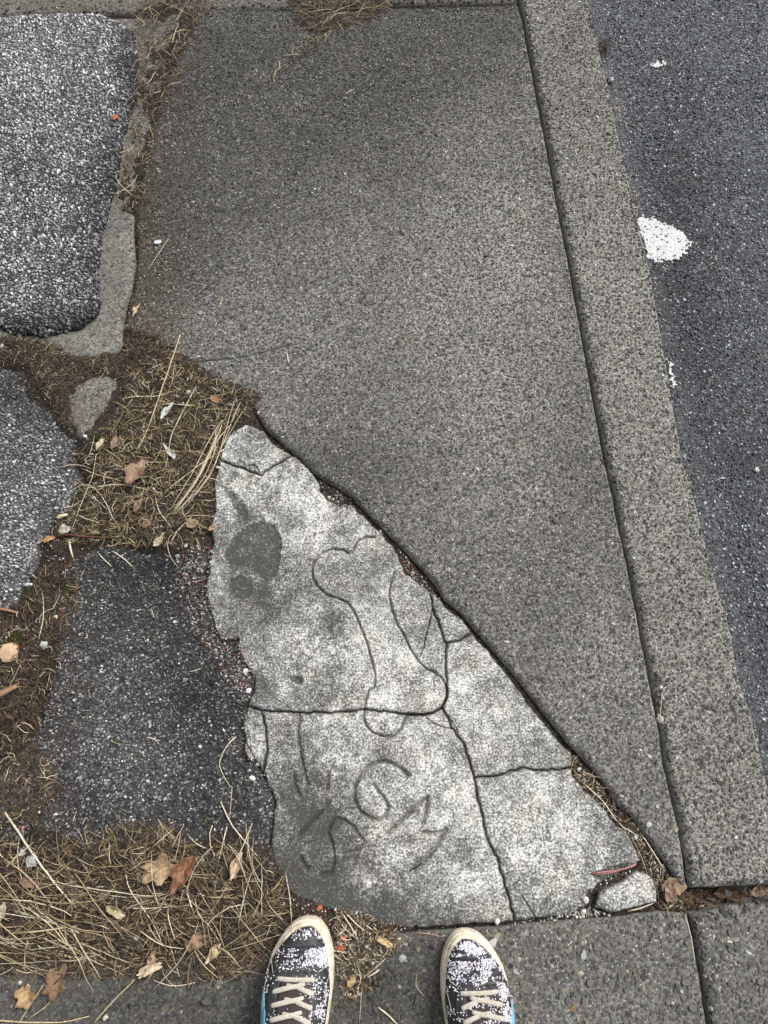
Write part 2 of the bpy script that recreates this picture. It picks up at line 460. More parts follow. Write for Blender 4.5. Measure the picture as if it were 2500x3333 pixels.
PIECES = [
    ([(712, 1492), (715, 1470), (730, 1429), (757, 1387)] + dl((790, 1372), (947, 1477)) + CR_TOP[::-1][1:-1], 'top'),
    (CR_TOP + dl((947, 1477), (1402, 1923))[1:] + CR_VER1[1:] + CR_HOR[::-1][1:] + LEFT1[1:-1], 'middle'),
    (dl((1402, 1923), (1536, 2058)) + CR_SM[::-1][1:] + CR_VER1[1:4][::-1], 'wedge'),
    (CR_SM + dl((1536, 2058), (1866, 2500))[1:] + CR_RT[::-1][1:] + CR_VER2[::-1][1:] + CR_VER1[::-1][1:5], 'right'),
    (CR_RT + dl((1866, 2500), (2091, 2805))[1:] + [(2070, 2820), (2019, 2845), (1952, 2879), (1923, 2904), (1914, 2946), (1881, 2971), (1851, 2985), (1760, 2996)] + CR_VER3[::-1][:-1], 'low'),
    (CR_HOR[1:] + CR_VER2[1:] + CR_VER3[1:] + LEFT2[::-1][1:] + CR_LF[::-1][1:-1], 'letters'),
    ([(803, 2300), (844, 2310)] + CR_LF[1:] + [(835, 2482), (800, 2470), (791, 2440), (796, 2401), (783, 2357), (787, 2334)], 'sliver'),
    ([(2070, 2835), (2112, 2839), (2141, 2879), (2145, 2938), (2078, 2955), (1994, 2976), (1935, 2955), (1952, 2904), (2019, 2871)], 'corner'),
]
GROOVES = [   # polyline, half width in mm, depth in mm
    ([(1218, 1746), (1191, 1746), (1164, 1758), (1146, 1794), (1137, 1800), (1118, 1788), (1082, 1785), (1052, 1794), (1031, 1815), (1016, 1839), (1016, 1875), (1031, 1905), (1064, 1935),
      (1100, 1947), (1130, 1960), (1152, 1990), (1173, 2038), (1194, 2092), (1209, 2146), (1221, 2195), (1218, 2236), (1199, 2247), (1191, 2274), (1186, 2307), (1183, 2334), (1191, 2361),
      (1213, 2385), (1251, 2398), (1284, 2394), (1305, 2372), (1316, 2345), (1327, 2326)], 3.0, 6.0),
    ([(1284, 1857), (1272, 1893), (1266, 1935), (1275, 1984), (1293, 2032), (1317, 2068), (1335, 2110), (1363, 2152), (1390, 2177), (1414, 2187), (1440, 2207), (1456, 2240), (1456, 2270), (1437, 2305)], 3.0, 6.0),
    ([(1327, 2326), (1376, 2327), (1414, 2318), (1441, 2304)], 3.5, 6.0),
    ([(974, 2323), (969, 2388), (977, 2459), (991, 2513), (999, 2551)], 2.6, 4.5),
    ([(953, 2524), (955, 2551), (969, 2584)], 3.4, 4.5),
    ([(1069, 2524), (1064, 2567)], 2.8, 4.5),
    ([(1067, 2613), (1034, 2654), (1001, 2687), (974, 2714)], 3.0, 5.0),
    ([(1327, 2524), (1305, 2502), (1273, 2483), (1240, 2478), (1202, 2491), (1170, 2524), (1153, 2562), (1153, 2605), (1170, 2638), (1197, 2660), (1235, 2670), (1256, 2654), (1265, 2627),
      (1251, 2600), (1229, 2573), (1218, 2556)], 3.2, 6.5),
    ([(1260, 2713), (1293, 2683), (1330, 2645), (1363, 2618), (1390, 2599), (1387, 2634), (1379, 2677)], 3.8, 7.0),
    ([(1379, 2710), (1417, 2713), (1453, 2702)], 2.8, 4.5),
    ([(1453, 2702), (1428, 2743), (1396, 2786), (1368, 2818), (1336, 2837)], 4.2, 7.5),
    ([(1380, 2806), (1350, 2832)], 6.0, 6.0),
    ([(1179, 2732), (1151, 2694), (1119, 2669), (1092, 2667), (1073, 2683), (1067, 2710), (1078, 2743), (1086, 2775), (1086, 2813), (1076, 2840), (1048, 2848)], 2.8, 4.5),
    ([(1184, 2743), (1173, 2764), (1130, 2775)], 2.8, 2.6),
    ([(978, 2791), (986, 2812), (1000, 2829)], 3.4, 4.0),
    ([(1408, 1984), (1390, 2056), (1378, 2110), (1366, 2135)], 1.5, 5.0),     # hairline cracks that stop inside a piece
    ([(812, 1531), (808, 1510), (830, 1512), (845, 1535)], 1.3, 4.0),
    ([(1384, 2330), (1405, 2350), (1440, 2366), (1470, 2372)], 1.2, 3.0),
    ([(1458, 2330), (1490, 2375), (1492, 2392)], 1.2, 3.0),
    ([(800, 2420), (815, 2450), (830, 2475)], 1.5, 4.0),
    ([(970, 2050), (980, 2200)], 0.8, 0.5),
    ([(1700, 2917), (1734, 2971), (1750, 2997)], 1.4, 4.0),
    ([(1412, 2210), (1413, 2250)], 1.0, 2.5),
]
GW = [(resample(G(p), .006, False), w * (.00098 if 3 <= i <= 14 else .00066), d * .001 * (1.25 if 3 <= i <= 14 else 1)) for i, (p, w, d) in enumerate(GROOVES)]
HOLLOWS = [  # outline of the dark smooth hollows, depth in mm
    ([(762, 1742), (799, 1712), (847, 1694), (889, 1706), (914, 1750), (914, 1809), (905, 1850), (885, 1882), (865, 1893), (845, 1872), (800, 1845), (745, 1839), (727, 1803)], 3.0),
    ([(745, 1880), (780, 1868), (815, 1885), (822, 1915), (812, 1942), (780, 1950), (750, 1930)], 1.8),
    ([(940, 2204), (962, 2198), (985, 2202), (986, 2220), (975, 2232), (955, 2222)], 5.0),
    ([(728, 1585), (752, 1580), (790, 1635), (815, 1690), (790, 1690), (755, 1645)], 1.5),
    ([(1925, 2846), (2000, 2818), (2060, 2806), (2040, 2835), (1960, 2872)], 4.0),
]
HW = [(resample(G(p), .01), d * .001) for p, d in HOLLOWS]

def hollow_mask(x, y):
    p = np.stack([x, y], 1); m = np.zeros(len(x)); z = np.zeros(len(x))
    for P, dep in HW:
        s = np.where(inside(p, P), 1, -1) * seg_dist(p, P)
        k = sstep(-.0012, .0022, s + .005 * (fbm(x * 70, y * 70, 3, 3) - .5))
        m = np.maximum(m, k); z = np.minimum(z, -dep * k)
    return m, z

def groove_z(x, y):
    p = np.stack([x, y], 1); z = np.zeros(len(x)); m = np.zeros(len(x))
    for P, w, d in GW:
        lo, hi = P.min(0) - .02, P.max(0) + .02
        k = np.where((p[:, 0] > lo[0]) & (p[:, 0] < hi[0]) & (p[:, 1] > lo[1]) & (p[:, 1] < hi[1]))[0]
        if not len(k): continue
        dd = seg_dist(p[k], P, False)
        ww = w * (.75 + .6 * fbm(x[k] * 90, y[k] * 90, 2, 77))
        prof = np.exp(-(dd / ww) ** 2 * 1.1)
        lip = .14 * np.exp(-((dd - 2.2 * ww) / ww) ** 2)            # the burr a stick pushes up in wet concrete
        z[k] = np.where(d * prof > -z[k], -d * prof, z[k]) + (d * lip if w > .0015 else 0)
        m[k] = np.maximum(m[k], prof)
    return z, m

LUM_BLOBS = [(1300, 2150, 330, 380, .20), (1650, 2350, 260, 260, .16), (1780, 2680, 280, 200, .22), (760, 1560, 160, 150, .10), (1000, 1600, 130, 120, .14), (1010, 1750, 160, 120, .12),
             (1420, 2700, 220, 260, .10), (1450, 2930, 200, 80, .12), (760, 2100, 70, 60, .12), (830, 2420, 70, 120, .2), (960, 2350, 90, 80, .08), (2050, 2900, 120, 80, .16), (1180, 2150, 120, 200, .08),
             (990, 2060, 60, 50, .05), (1100, 2130, 110, 90, .06),
             (840, 1985, 120, 90, -.34), (790, 1810, 110, 130, -.10), (870, 2230, 110, 100, -.12), (1050, 2265, 90, 50, -.26), (1045, 2045, 60, 40, -.26), (970, 2750, 190, 170, -.34), (1000, 2540, 120, 90, -.14), (930, 2560, 110, 120, -.12),
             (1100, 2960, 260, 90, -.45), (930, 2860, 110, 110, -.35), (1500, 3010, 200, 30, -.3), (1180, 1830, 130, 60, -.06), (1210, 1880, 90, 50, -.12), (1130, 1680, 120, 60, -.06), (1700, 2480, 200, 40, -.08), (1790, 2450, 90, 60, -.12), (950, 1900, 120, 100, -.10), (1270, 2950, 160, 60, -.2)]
def lum_fun(x, y, d):
    px, py = PX(x, y)
    wx = px + 90 * (fbm(x * 14, y * 14, 3, 1) - .5); wy = py + 90 * (fbm(x * 14, y * 14, 3, 2) - .5)
    v = np.full(len(x), .37)
    for cx, cy, rx, ry, a in LUM_BLOBS:
        v += a * np.exp(-((wx - cx) / rx) ** 2 - ((wy - cy) / ry) ** 2)
    v += .60 * (fbm(x * 22, y * 22, 4, 12) - .5) + .30 * (fbm(x * 75, y * 75, 3, 15) - .5)
    hm, _ = hollow_mask(x, y)
    return np.clip(v - .42 * hm, -.1, 1)
def dirt_fun(x, y, d):
    _, m = groove_z(x, y)
    px, py = PX(x, y)
    return np.clip(m * .75 + .8 * np.clip(1 - d / .004, 0, 1), 0, 1)
def old_h(x, y):
    gz, _ = groove_z(x, y); _, hz = hollow_mask(x, y)
    return gz + hz + .003 * (fbm(x * 9, y * 9, 3, 41) - .5) + .0012 * (fbm(x * 90, y * 90, 3, 43) - .5)

# ------------------------------------------------------------------ ground, road
PIXB = lambda blobs, x, y, sd=1, amp=140: None
def blob_mul(x, y, blobs, base, warp=160, f=7):
    px, py = PX(x, y)
    wx = px + warp * (fbm(x * f, y * f, 4, 101) - .5); wy = py + warp * (fbm(x * f, y * f, 4, 102) - .5)
    v = np.ones(len(x))
    for cx, cy, rx, ry, a in blobs:
        v *= 1 + a * np.exp(-((wx - cx) / rx) ** 2 - ((wy - cy) / ry) ** 2)
    v *= 1 + .35 * (fbm(x * 10, y * 10, 4, 105) - .5) + .25 * (fbm(x * 60, y * 60, 3, 106) - .5)
    return v[:, None] * np.asarray(base)

me = mesh_py('ground', [(-300, -300, -.09), (300, -300, -.09), (300, 300, -.09), (-300, 300, -.09)], [(0, 1, 2, 3)])
c = np.ones((4, 4), np.float32); c[:, :3] = (.06, .052, .04)
me.attributes.new('col', 'FLOAT_COLOR', 'POINT').data.foreach_set('color', c.ravel())
link('ground', me, None, 'structure', M_SOIL)

ROAD_Z = -.028
a0, a1 = G((1916, 0)), G((2489, 2500))
dr = (a0 - a1) / np.linalg.norm(a0 - a1); nr = np.array([dr[1], -dr[0]])
c0 = a1 - nr * .10
rg_u = np.concatenate([[-40], np.arange(-3, 4.01, .05), [40]]); rg_v = np.concatenate([np.arange(0, 1.6, .05), [3, 7]])
V = []; F = []
for u in rg_u:
    for v in rg_v:
        p = c0 + dr * u + nr * v
        V.append((p[0], p[1], ROAD_Z + .006 * (float(fbm(p[0] * 5, p[1] * 5, 2, 61)) - .5) * (abs(u) < 5) - .004 * math.exp(-((v - .12) / .05) ** 2)))
nv = len(rg_v)
for i in range(len(rg_u) - 1):
    for j in range(nv - 1):
        F.append((i * nv + j + 1, i * nv + j, (i + 1) * nv + j, (i + 1) * nv + j + 1)[::-1])
me = mesh_py('road', V, F)
VA = np.array(V)
road_col = lambda x, y: blob_mul(x, y, [(2200, 620, 120, 500, -.30), (2300, 1100, 110, 500, -.25), (2480, 1600, 120, 400, -.2), (2350, 250, 300, 300, .15)], (.066, .070, .076), 100, 6)
c = np.ones((len(V), 4), np.float32); c[:, :3] = road_col(VA[:, 0], VA[:, 1])
me.attributes.new('col', 'FLOAT_COLOR', 'POINT').data.foreach_set('color', c.ravel())
ROAD = link('road', me, None, 'structure', M_ROAD)

# ------------------------------------------------------------------ slabs
MAIN_BLOBS = [(700, 330, 300, 230, -.12), (1180, 200, 420, 150, -.12), (600, 800, 160, 230, -.12), (760, 1330, 200, 120, .12), (1130, 1560, 260, 110, -.28),
              (1500, 1900, 150, 110, -.12), (1640, 1000, 190, 560, .42), (1400, 900, 280, 320, .22), (1100, 1050, 260, 160, .14), (1950, 2300, 220, 300, .28), (1350, 560, 160, 120, -.12), (1500, 1500, 300, 260, .10)]
def main_col(x, y):
    c = blob_mul(x, y, MAIN_BLOBS, (.122, .119, .110))
    px, py = PX(x, y)
    t = (px - 1000) * .62 + (py - 640) + 240 * (fbm(x * 5, y * 5, 4, 111) - .5) + 90 * (fbm(x * 22, y * 22, 3, 112) - .5)
    c = c * (.60 + .40 * sstep(-230, 260, t))[:, None]     # old traffic film, with its own ragged border
    w = sstep(700, 420, px)[:, None]                       # soil rubbed in along the broken left side
    return c * (1 - w * .35 * np.array([.6, .9, 1.15]))
BREAK = [(830, 290), (906, 247), (948, 214), (1020, 160), (1069, 108), (1123, 84), (1189, 75), (1225, 48), (1262, 20)]
BW = resample(G(BREAK), .01, False)
BPOLY = G(BREAK + [(1262, -20), (560, -20), (560, 290)])
CRACK_MAIN = [(560, 1172), (640, 1178), (687, 1171), (753, 1165), (802, 1159), (850, 1146), (892, 1135), (950, 1122), (1000, 1108), (1055, 1077), (1100, 1060), (1145, 1040)]
CRK = resample(G(CRACK_MAIN), .008, False)
CRK = CRK + .003 * (np.stack([vn(CRK[:, 0] * 90, CRK[:, 1] * 90, 7), vn(CRK[:, 0] * 90, CRK[:, 1] * 90, 8)], 1) - .5)
CX0, CX1 = CRK[0, 0], CRK[-1, 0]
CRKT = lambda x: np.clip((x - CX0) / (CX1 - CX0), 0, 1) * .62
def main_h(x, y):
    p = np.stack([x, y], 1)
    z = .004 * (fbm(x * 4, y * 4, 3, 21) - .5)
    k = np.where((y > G((1000, 330))[1]))[0]
    if len(k):
        d = seg_dist(p[k], BW, False); ins = inside(p[k], BPOLY)
        dd = d + .006 * (fbm(x[k] * 60, y[k] * 60, 3, 4) - .5)
        z[k] -= np.where(ins, .010 * sstep(0, .008, dd) * np.exp(-(d / .20) ** 2), 0)
    d2 = seg_dist(p, CRK, False)
    z -= .007 * np.exp(-(d2 / .0019) ** 2) * sstep(.62, .3, CRKT(x))
    return z
SLAB, _ = region('pavement_slab', MAIN, 0, .0055, M_SLAB, main_h, main_col, (.007, .010), (.0013, 60), 0, .05, lines=[(CRK, .0016, 0)])
kerb_col = lambda x, y: blob_mul(x, y, [(1830, 250, 120, 260, -.14), (2050, 900, 100, 600, .08), (2330, 2500, 120, 400, -.05)], (.165, .160, .146))
def kerb_h(x, y): return .003 * (fbm(x * 4, y * 4, 3, 22) - .5)
KERBO, KP = region('kerb', KERB, 0, .0065, M_SLAB, kerb_h, kerb_col, (.009, .012), (.0016, 40), 0, .09)
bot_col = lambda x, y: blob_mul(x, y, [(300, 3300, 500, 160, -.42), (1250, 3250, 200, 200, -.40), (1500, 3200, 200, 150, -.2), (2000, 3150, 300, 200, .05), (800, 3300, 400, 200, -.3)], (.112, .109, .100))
BOTO, _ = region('pavement_slab', BOTTOM, 0.002, .007, M_SLAB, kerb_h, bot_col, (.006, .010), (.0014, 50), 0, .06)
BKO, _ = region('kerb', BOTKERB, 0.002, .008, M_SLAB, kerb_h, bot_col, (.008, .012), (.0016, 40), 0, .09)
top_col = lambda x, y: blob_mul(x, y, [(200, 0, 300, 100, -.15), (1100, -50, 500, 120, -.3)], (.115, .108, .094))
TOPO, _ = region('pavement_slab', TOPSLAB, -.002, .012, M_SLAB, kerb_h, top_col, (.006, .010), (.0014, 50), 0, .05)
strip_col = lambda x, y: blob_mul(x, y, [(420, 850, 80, 160, .1), (300, 1110, 120, 60, .15)], (.115, .110, .098))
STRIPO, _ = region('concrete_strip', STRIP, -.002, .008, M_SLAB, kerb_h, strip_col, (.006, .012), (.002, 50), 0, .05)
REMO, _ = region('concrete_remnant', REMNANT, .008, .006, M_SLAB, kerb_h, lambda x, y: blob_mul(x, y, [], (.115, .106, .09)), (.016, .03), (.005, 30), 0, .03)

def asph_h(s): return lambda x, y: .006 * (fbm(x * 7, y * 7, 3, s) - .5)
colA = lambda x, y: blob_mul(x, y, [(430, 330, 50, 330, -.6), (330, 900, 60, 300, -.6), (400, 560, 50, 120, -.5), (150, 1070, 220, 50, -.7), (120, 200, 300, 200, .55), (60, 650, 200, 200, .1)], (.030, .030, .032), 70, 8)
colB = lambda x, y: blob_mul(x, y, [(140, 1290, 120, 130, -.55), (260, 1480, 40, 130, -.4), (20, 1250, 120, 80, -.4), (60, 1800, 90, 140, .25)], (.045, .044, .044), 70, 8)
def colC(x, y):
    c = blob_mul(x, y, [(560, 1840, 220, 120, -.5), (680, 2300, 120, 300, -.3), (330, 2300, 220, 260, .5), (520, 2500, 200, 120, .3), (400, 1950, 200, 100, .1)], (.030, .029, .029), 80, 8)
    px, py = PX(x, y); w = sstep(330, 60, px + 120 * (fbm(x * 20, y * 20, 3, 133) - .5))[:, None]
    return c * (1 - w) + np.array([.040, .030, .022]) * w
PA, _ = region('asphalt_patch', PATCH_A, .012, .008, M_ASPH, asph_h(71), colA, (.012, .016), (.009, 40), 0, .02)
PB, _ = region('asphalt_patch', PATCH_B, .004, .008, M_ASPH, asph_h(72), colB, (.016, .07), (.010, 30), 0, .03)
PC, _ = region('asphalt_patch', PATCH_C, -.004, .009, M_ASPH, asph_h(73), colC, (.008, .03), (.010, 30), 0, .03)

OLD = empty('broken_slab', (*G((1250, 2200)), 0)); OLD['kind'] = 'structure'
PLABEL = {'top': 'worn pale piece at the tip of the slab', 'middle': 'large pale piece with a dark round hollow and a carved outline', 'wedge': 'thin wedge beside the long diagonal joint',
          'right': 'bright speckled piece along the diagonal joint', 'low': 'bright speckled piece at the lower right', 'letters': 'piece with letters and strokes carved into it',
          'sliver': 'small cracked piece at the left edge', 'corner': 'loose corner piece broken off by the kerb'}
for poly, key in PIECES:
    o, _ = region('slab_piece', poly, {'corner': -.001, 'sliver': -.006}.get(key, -.004), .0023, M_OLD, old_h, None, (.006, .0042), (.0026, 95), .0005, .04, None, None,
                  {'lum': lum_fun, 'dirt': dirt_fun}, .0026, GW)
    o.parent = OLD; o.matrix_parent_inverse = Matrix.Translation(-OLD.location)
    o['label'] = PLABEL[key]
for o, t in ((SLAB, 'large grey exposed aggregate slab of the driveway'), (BOTO, 'grey slab with big stones under the shoes'), (TOPO, 'dirty slab beyond the far joint'),
             (KERBO, 'pale kerb strip between the slab joint and the road'), (BKO, 'kerb strip at the lower right beyond the open joint'),
             (PA, 'raised patch of worn pale asphalt at the upper left'), (PB, 'flat pale asphalt at the left edge'), (PC, 'dark coarse asphalt beside the broken slab'),
             (STRIPO, 'narrow strip of bare concrete beside the raised asphalt'), (REMO, 'bare concrete corner surrounded by soil'), (OLD, 'pale cracked concrete slab with carved drawing'), (ROAD, 'dark road asphalt')):
    o['label'] = t

# ------------------------------------------------------------------ soil under and between
Z_MID = [(-80, 1085), (180, 1100), (260, 1165), (400, 1150), (405, 1075), (520, 1095), (590, 1170), (700, 1230), (840, 1290), (815, 1350), (740, 1420), (700, 1520), (690, 1700), (640, 1790), (420, 1770), (250, 1790),
         (180, 1980), (120, 2150), (70, 2330), (0, 2420), (-80, 2430), (-80, 1985), (40, 1975), (105, 1880), (120, 1770), (260, 1600), (270, 1480), (190, 1360), (100, 1280), (80, 1200), (-80, 1180)]
Z_GRIT = [(600, 1760), (700, 1780), (670, 1900), (700, 2040), (770, 2080), (830, 2200), (800, 2300), (760, 2240), (700, 2150), (640, 2060), (580, 1950), (560, 1840)]
Z_LOW = [(-80, 2700), (160, 2650), (400, 2720), (560, 2680), (700, 2720), (880, 2780), (960, 2920), (1180, 2980), (1340, 3020), (1300, 3160), (1200, 3230), (1110, 3170), (900, 3190), (700, 3170), (-80, 3190)]
Z_TOP = [(430, 40), (560, -60), (720, -60), (700, 40), (650, 100), (600, 180), (580, 300), (540, 420), (520, 540), (500, 640), (470, 720), (360, 720), (390, 560), (420, 420), (440, 250), (450, 120)]
Z_TOPR = [(840, 290), (880, 200), (900, 100), (930, -60), (1290, -60), (1260, 30), (1120, 90), (1000, 180), (910, 250)]
ZONES = [(Z_MID, .012), (Z_LOW, .012), (Z_TOP, .008), (Z_TOPR, -.010), (Z_GRIT, -.002)]
def soil_z(x, y):
    p = np.stack([x, y], 1); z = np.full(len(x), -.014)
    for P, h in ZONES:
        W = G(P); s = np.where(inside(p, W), 1, -1) * seg_dist(p, W)
        s = s + .030 * (fbm(x * 24, y * 24, 3, 88) - .5) + .075 * (fbm(x * 8, y * 8, 3, 89) - .5)
        z = np.maximum(z, -.014 + (h + .004) * sstep(-.02, .03, s))
    W = G([(2225, 2890), (2560, 2870), (2560, 2945), (2235, 2985)]); z = z - .022 * inside(p, W)
    return z + .008 * (fbm(x * 30, y * 30, 4, 90) - .5) + .003 * (vn(x * 190, y * 190, 92) - .5)
def soil_col(x, y):
    c = blob_mul(x, y, [(80, 2200, 150, 400, -.1), (680, 1950, 90, 250, -.2)], (.026, .0205, .0155), 80, 9)
    return c
SOIL_POLY = [(-700, -120), (1320, -120), (1250, 100), (900, 330), (640, 420), (600, 900), (700, 1080), (900, 1250), (1150, 1560), (1500, 1940), (2000, 2540), (2290, 2840), (2560, 2830), (2600, 3010),
             (2280, 3060), (1700, 3060), (1500, 3120), (1400, 3360), (-700, 3360)]
SOIL, _ = region('soil', SOIL_POLY, 0, .007, M_SOIL, soil_z, soil_col, (.004, .01), (.001, 50), 0, .04)
SOIL['label'] = 'brown soil in the joints and gaps'
def zsoil(x, y): return soil_z(np.atleast_1d(np.asarray(x, float)), np.atleast_1d(np.asarray(y, float)))

# ------------------------------------------------------------------ stones set in the slabs and the asphalt
def palette(n, base, sd, warm=.06, white=.04, beige=.05, wv=.42):
    v = base * np.exp(RNG.normal(0, sd, n)); c = np.stack([v * (1 + warm * RNG.normal(0, .5, n)), v, v * (1 - warm * RNG.normal(.15, .6, n))], 1)
    u = RNG.uniform(size=n)
    k = u < white; c[k] = wv * RNG.uniform(.7, 1.15, (k.sum(), 1)) * np.array([1, .985, .95])
    k = (u > white) & (u < white + beige); c[k] = np.array([.27, .235, .17]) * RNG.uniform(.6, 1.1, (k.sum(), 1))
    return np.clip(c, .01, .8)

def embed(poly, hf, cf, z0, owner, cell, keep, smin, smax, gain, sd, white, beige, flat=.5, k=5, sink=.3, lift=0, wv=.42, smooth=False, margin=.004, name='aggregate', avoid=None):
    q = scatter(poly, cell, keep)
    d = seg_dist(q, resample(G(poly), .03))
    q = q[d > margin]; d = d[d > margin]
    if avoid is not None:
        kk = seg_dist(q, avoid, False) > .0042; q, d = q[kk], d[kk]
    z = z0 + (hf(q[:, 0], q[:, 1]) if hf is not None else 0) + lift - .005 * np.clip(1 - d / .010, 0, 1) ** 2
    s = RNG.uniform(smin, smax, len(q)) * np.exp(RNG.normal(0, .18, len(q)))
    b = cf(q[:, 0], q[:, 1])
    p = palette(len(q), 1.0, sd, .05, 0, 0)
    c = b * p * (gain * np.clip(1.38 - .48 * b.mean(1, keepdims=True) / .12, .62, 1.2))
    lum = b.mean(1) / .15
    u = RNG.uniform(size=len(q))
    kk = u < white; c[kk] = wv * RNG.uniform(.6, 1.1, (kk.sum(), 1)) * np.array([1, .99, .96]) * np.clip(lum[kk], .5, 1)[:, None]
    kk = (u > white) & (u < white + beige); c[kk] = np.array([.29, .255, .19]) * RNG.uniform(.6, 1.1, (kk.sum(), 1)) * np.clip(lum[kk], .45, 1)[:, None]
    return stones(name, q, z, s, np.clip(c, .008, .7), owner, M_STONE, k, flat, .3, sink, 'stuff', smooth)

embed(MAIN, main_h, main_col, 0, SLAB, .0072, .92, .0040, .0078, .80, .42, .045, .06, .42, 6, .34, -.0004, avoid=CRK)
embed(MAIN, main_h, main_col, 0, SLAB, .0045, .55, .0022, .0036, 1.0, .45, .09, .06, .6, 5, .2, 0, name='fine_aggregate', avoid=CRK)
embed(KERB, kerb_h, kerb_col, 0, KERBO, .0072, .88, .0040, .0078, .72, .45, .05, .07, .42, 6, .34, -.0004, margin=.005)
embed(KERB, kerb_h, kerb_col, 0, KERBO, .0046, .5, .0022, .0036, .95, .45, .10, .07, .6, 5, .2, 0, margin=.005, name='fine_aggregate')
embed(BOTTOM, kerb_h, bot_col, .002, BOTO, .0070, .9, .0040, .0080, .95, .36, .04, .05, .42, 6, .34, -.0004)
embed(BOTTOM, kerb_h, bot_col, .002, BOTO, .013, .5, .008, .014, 1.15, .5, .03, .10, .42, 6, .42, -.0008, name='coarse_aggregate')
embed(BOTKERB, kerb_h, bot_col, .002, BKO, .013, .5, .008, .014, 1.15, .5, .03, .10, .42, 6, .42, -.0008, name='coarse_aggregate')
embed(BOTKERB, kerb_h, bot_col, .002, BKO, .0070, .9, .0040, .0080, .95, .36, .04, .05, .42, 6, .34, -.0004)
embed(TOPSLAB, kerb_h, top_col, -.002, TOPO, .010, .8, .004, .009, .85, .34, .03, .05, .42, 5, .34, -.0004)
embed(STRIP, kerb_h, strip_col, -.002, STRIPO, .009, .7, .0035, .007, .95, .32, .04, .05, .42, 5, .38, -.0006)

def clump(x, y, s=0): return np.clip(.25 + 1.5 * fbm(x * 36, y * 36, 3, 120 + s), .35, 1.7)
def asphalt_stones(poly, hf, cf, z0, owner, cell, smin, smax, base, sd, white, keep=.95, cut=None, drop=.012, dw=.016, name='aggregate', tint=(.99, 1.0, 1.015), lift=.0003):
    q = scatter(poly, cell, keep)
    d = seg_dist(q, resample(G(poly), .03))
    z = z0 + hf(q[:, 0], q[:, 1]) + lift - drop * np.clip(1 - d / dw, 0, 1) ** 2
    s = RNG.uniform(smin, smax, len(q)) * np.exp(RNG.normal(0, .16, len(q)))
    b = cf(q[:, 0], q[:, 1]).mean(1); b = np.clip(b / np.median(b), .2, 1.8) * clump(q[:, 0], q[:, 1], int(base * 1000))
    v = base * np.exp(RNG.normal(0, sd, len(q))) * b
    u = RNG.uniform(size=len(q)); v = np.where(u < white, RNG.uniform(.3, .52, len(q)) * np.clip(b, .3, 1), v)
    c = v[:, None] * np.array(tint) * (1 + RNG.normal(0, .025, (len(q), 3)))
    return stones(name, q, z, s, np.clip(c, .008, .7), owner, M_STONE, 5, .5, .35, .32, 'stuff')
asphalt_stones(PATCH_A, asph_h(71), colA, .012, PA, .0068, .0042, .0078, .225, .66, .13)
asphalt_stones(PATCH_A, asph_h(71), colA, .012, PA, .0050, .0022, .0036, .24, .55, .12, .6, name='fine_aggregate')
asphalt_stones(PATCH_B, asph_h(72), colB, .004, PB, .0062, .0038, .0072, .165, .52, .08, drop=.016, dw=.07)
asphalt_stones(PATCH_B, asph_h(72), colB, .004, PB, .0046, .0022, .0036, .18, .5, .08, .6, drop=.016, dw=.07, name='fine_aggregate')
asphalt_stones(PATCH_C, asph_h(73), colC, -.004, PC, .0064, .0036, .0074, .072, .60, .03, .92, drop=.008, dw=.03)
asphalt_stones(PATCH_C, asph_h(73), colC, -.004, PC, .0050, .0022, .0036, .095, .65, .07, .6, drop=.008, dw=.03, name='fine_aggregate')
ROADP = [(x + 6, y) for x, y in KERB_EDGE if y > -500] + [(2900, 3200), (3000, 3500), (3000, -300), (1900, -300)]
zr = lambda x, y: .006 * (fbm(x * 5, y * 5, 2, 61) - .5)
q = scatter(ROADP, .0066, .93, ROAD_Z)
RV = nr @ (q - c0).T
b = road_col(q[:, 0], q[:, 1]).mean(1) / .075
v = .105 * np.exp(RNG.normal(0, .60, len(q))) * b; u = RNG.uniform(size=len(q)); v = np.where(u < .05, RNG.uniform(.25, .5, len(q)), v)
stones('aggregate', q, ROAD_Z + zr(q[:, 0], q[:, 1]) - .004 * np.exp(-((RV - .12) / .05) ** 2) + .0003, RNG.uniform(.0036, .0072, len(q)) * np.exp(RNG.normal(0, .15, len(q))),
       np.clip(v[:, None] * np.array([.94, 1.0, 1.07]), .01, .6), ROAD, M_STONE, 5, .5, .35, .32, 'stuff')
# ------------------------------------------------------------------ surfaces that loose things lie on
def top_z(x, y):
    """height of whatever one would touch first at this spot (soil, asphalt or slab)"""
    x = np.atleast_1d(np.asarray(x, float)); y = np.atleast_1d(np.asarray(y, float))
    p = np.stack([x, y], 1); z = soil_z(x, y)
    z = np.where(inside(p, G(SOIL_POLY)), z, -.05)
    for poly, z0, hf, drop, w in ((PATCH_C, -.004, asph_h(73), .008, .03), (PATCH_B, .004, asph_h(72), .016, .07), (PATCH_A, .012, asph_h(71), .012, .016), (STRIP, -.002, kerb_h, .006, .012),
                                  (REMNANT, .008, kerb_h, .016, .03), (MAIN, 0, main_h, .007, .01), (KERB, 0, kerb_h, .009, .012), (BOTTOM, .002, kerb_h, .006, .01), (BOTKERB, .002, kerb_h, .008, .012),
                                  (TOPSLAB, -.002, kerb_h, .006, .01)):
        W = resample(G(poly), .03); m = inside(p, W)
        if m.any():
            d = seg_dist(p[m], W); zz = z0 + hf(x[m], y[m]) - drop * np.clip(1 - d / w, 0, 1) ** 2
            z[m] = np.maximum(z[m], zz)
    for poly, key in PIECES:
        W = G(poly); m = inside(p, W)
        if m.any(): z[m] = np.maximum(z[m], -.004 + old_h(x[m], y[m]))
    px, py = PX(x, y)
    z = np.where((z < -.045) & (px > 1900), ROAD_Z, z)
    return z

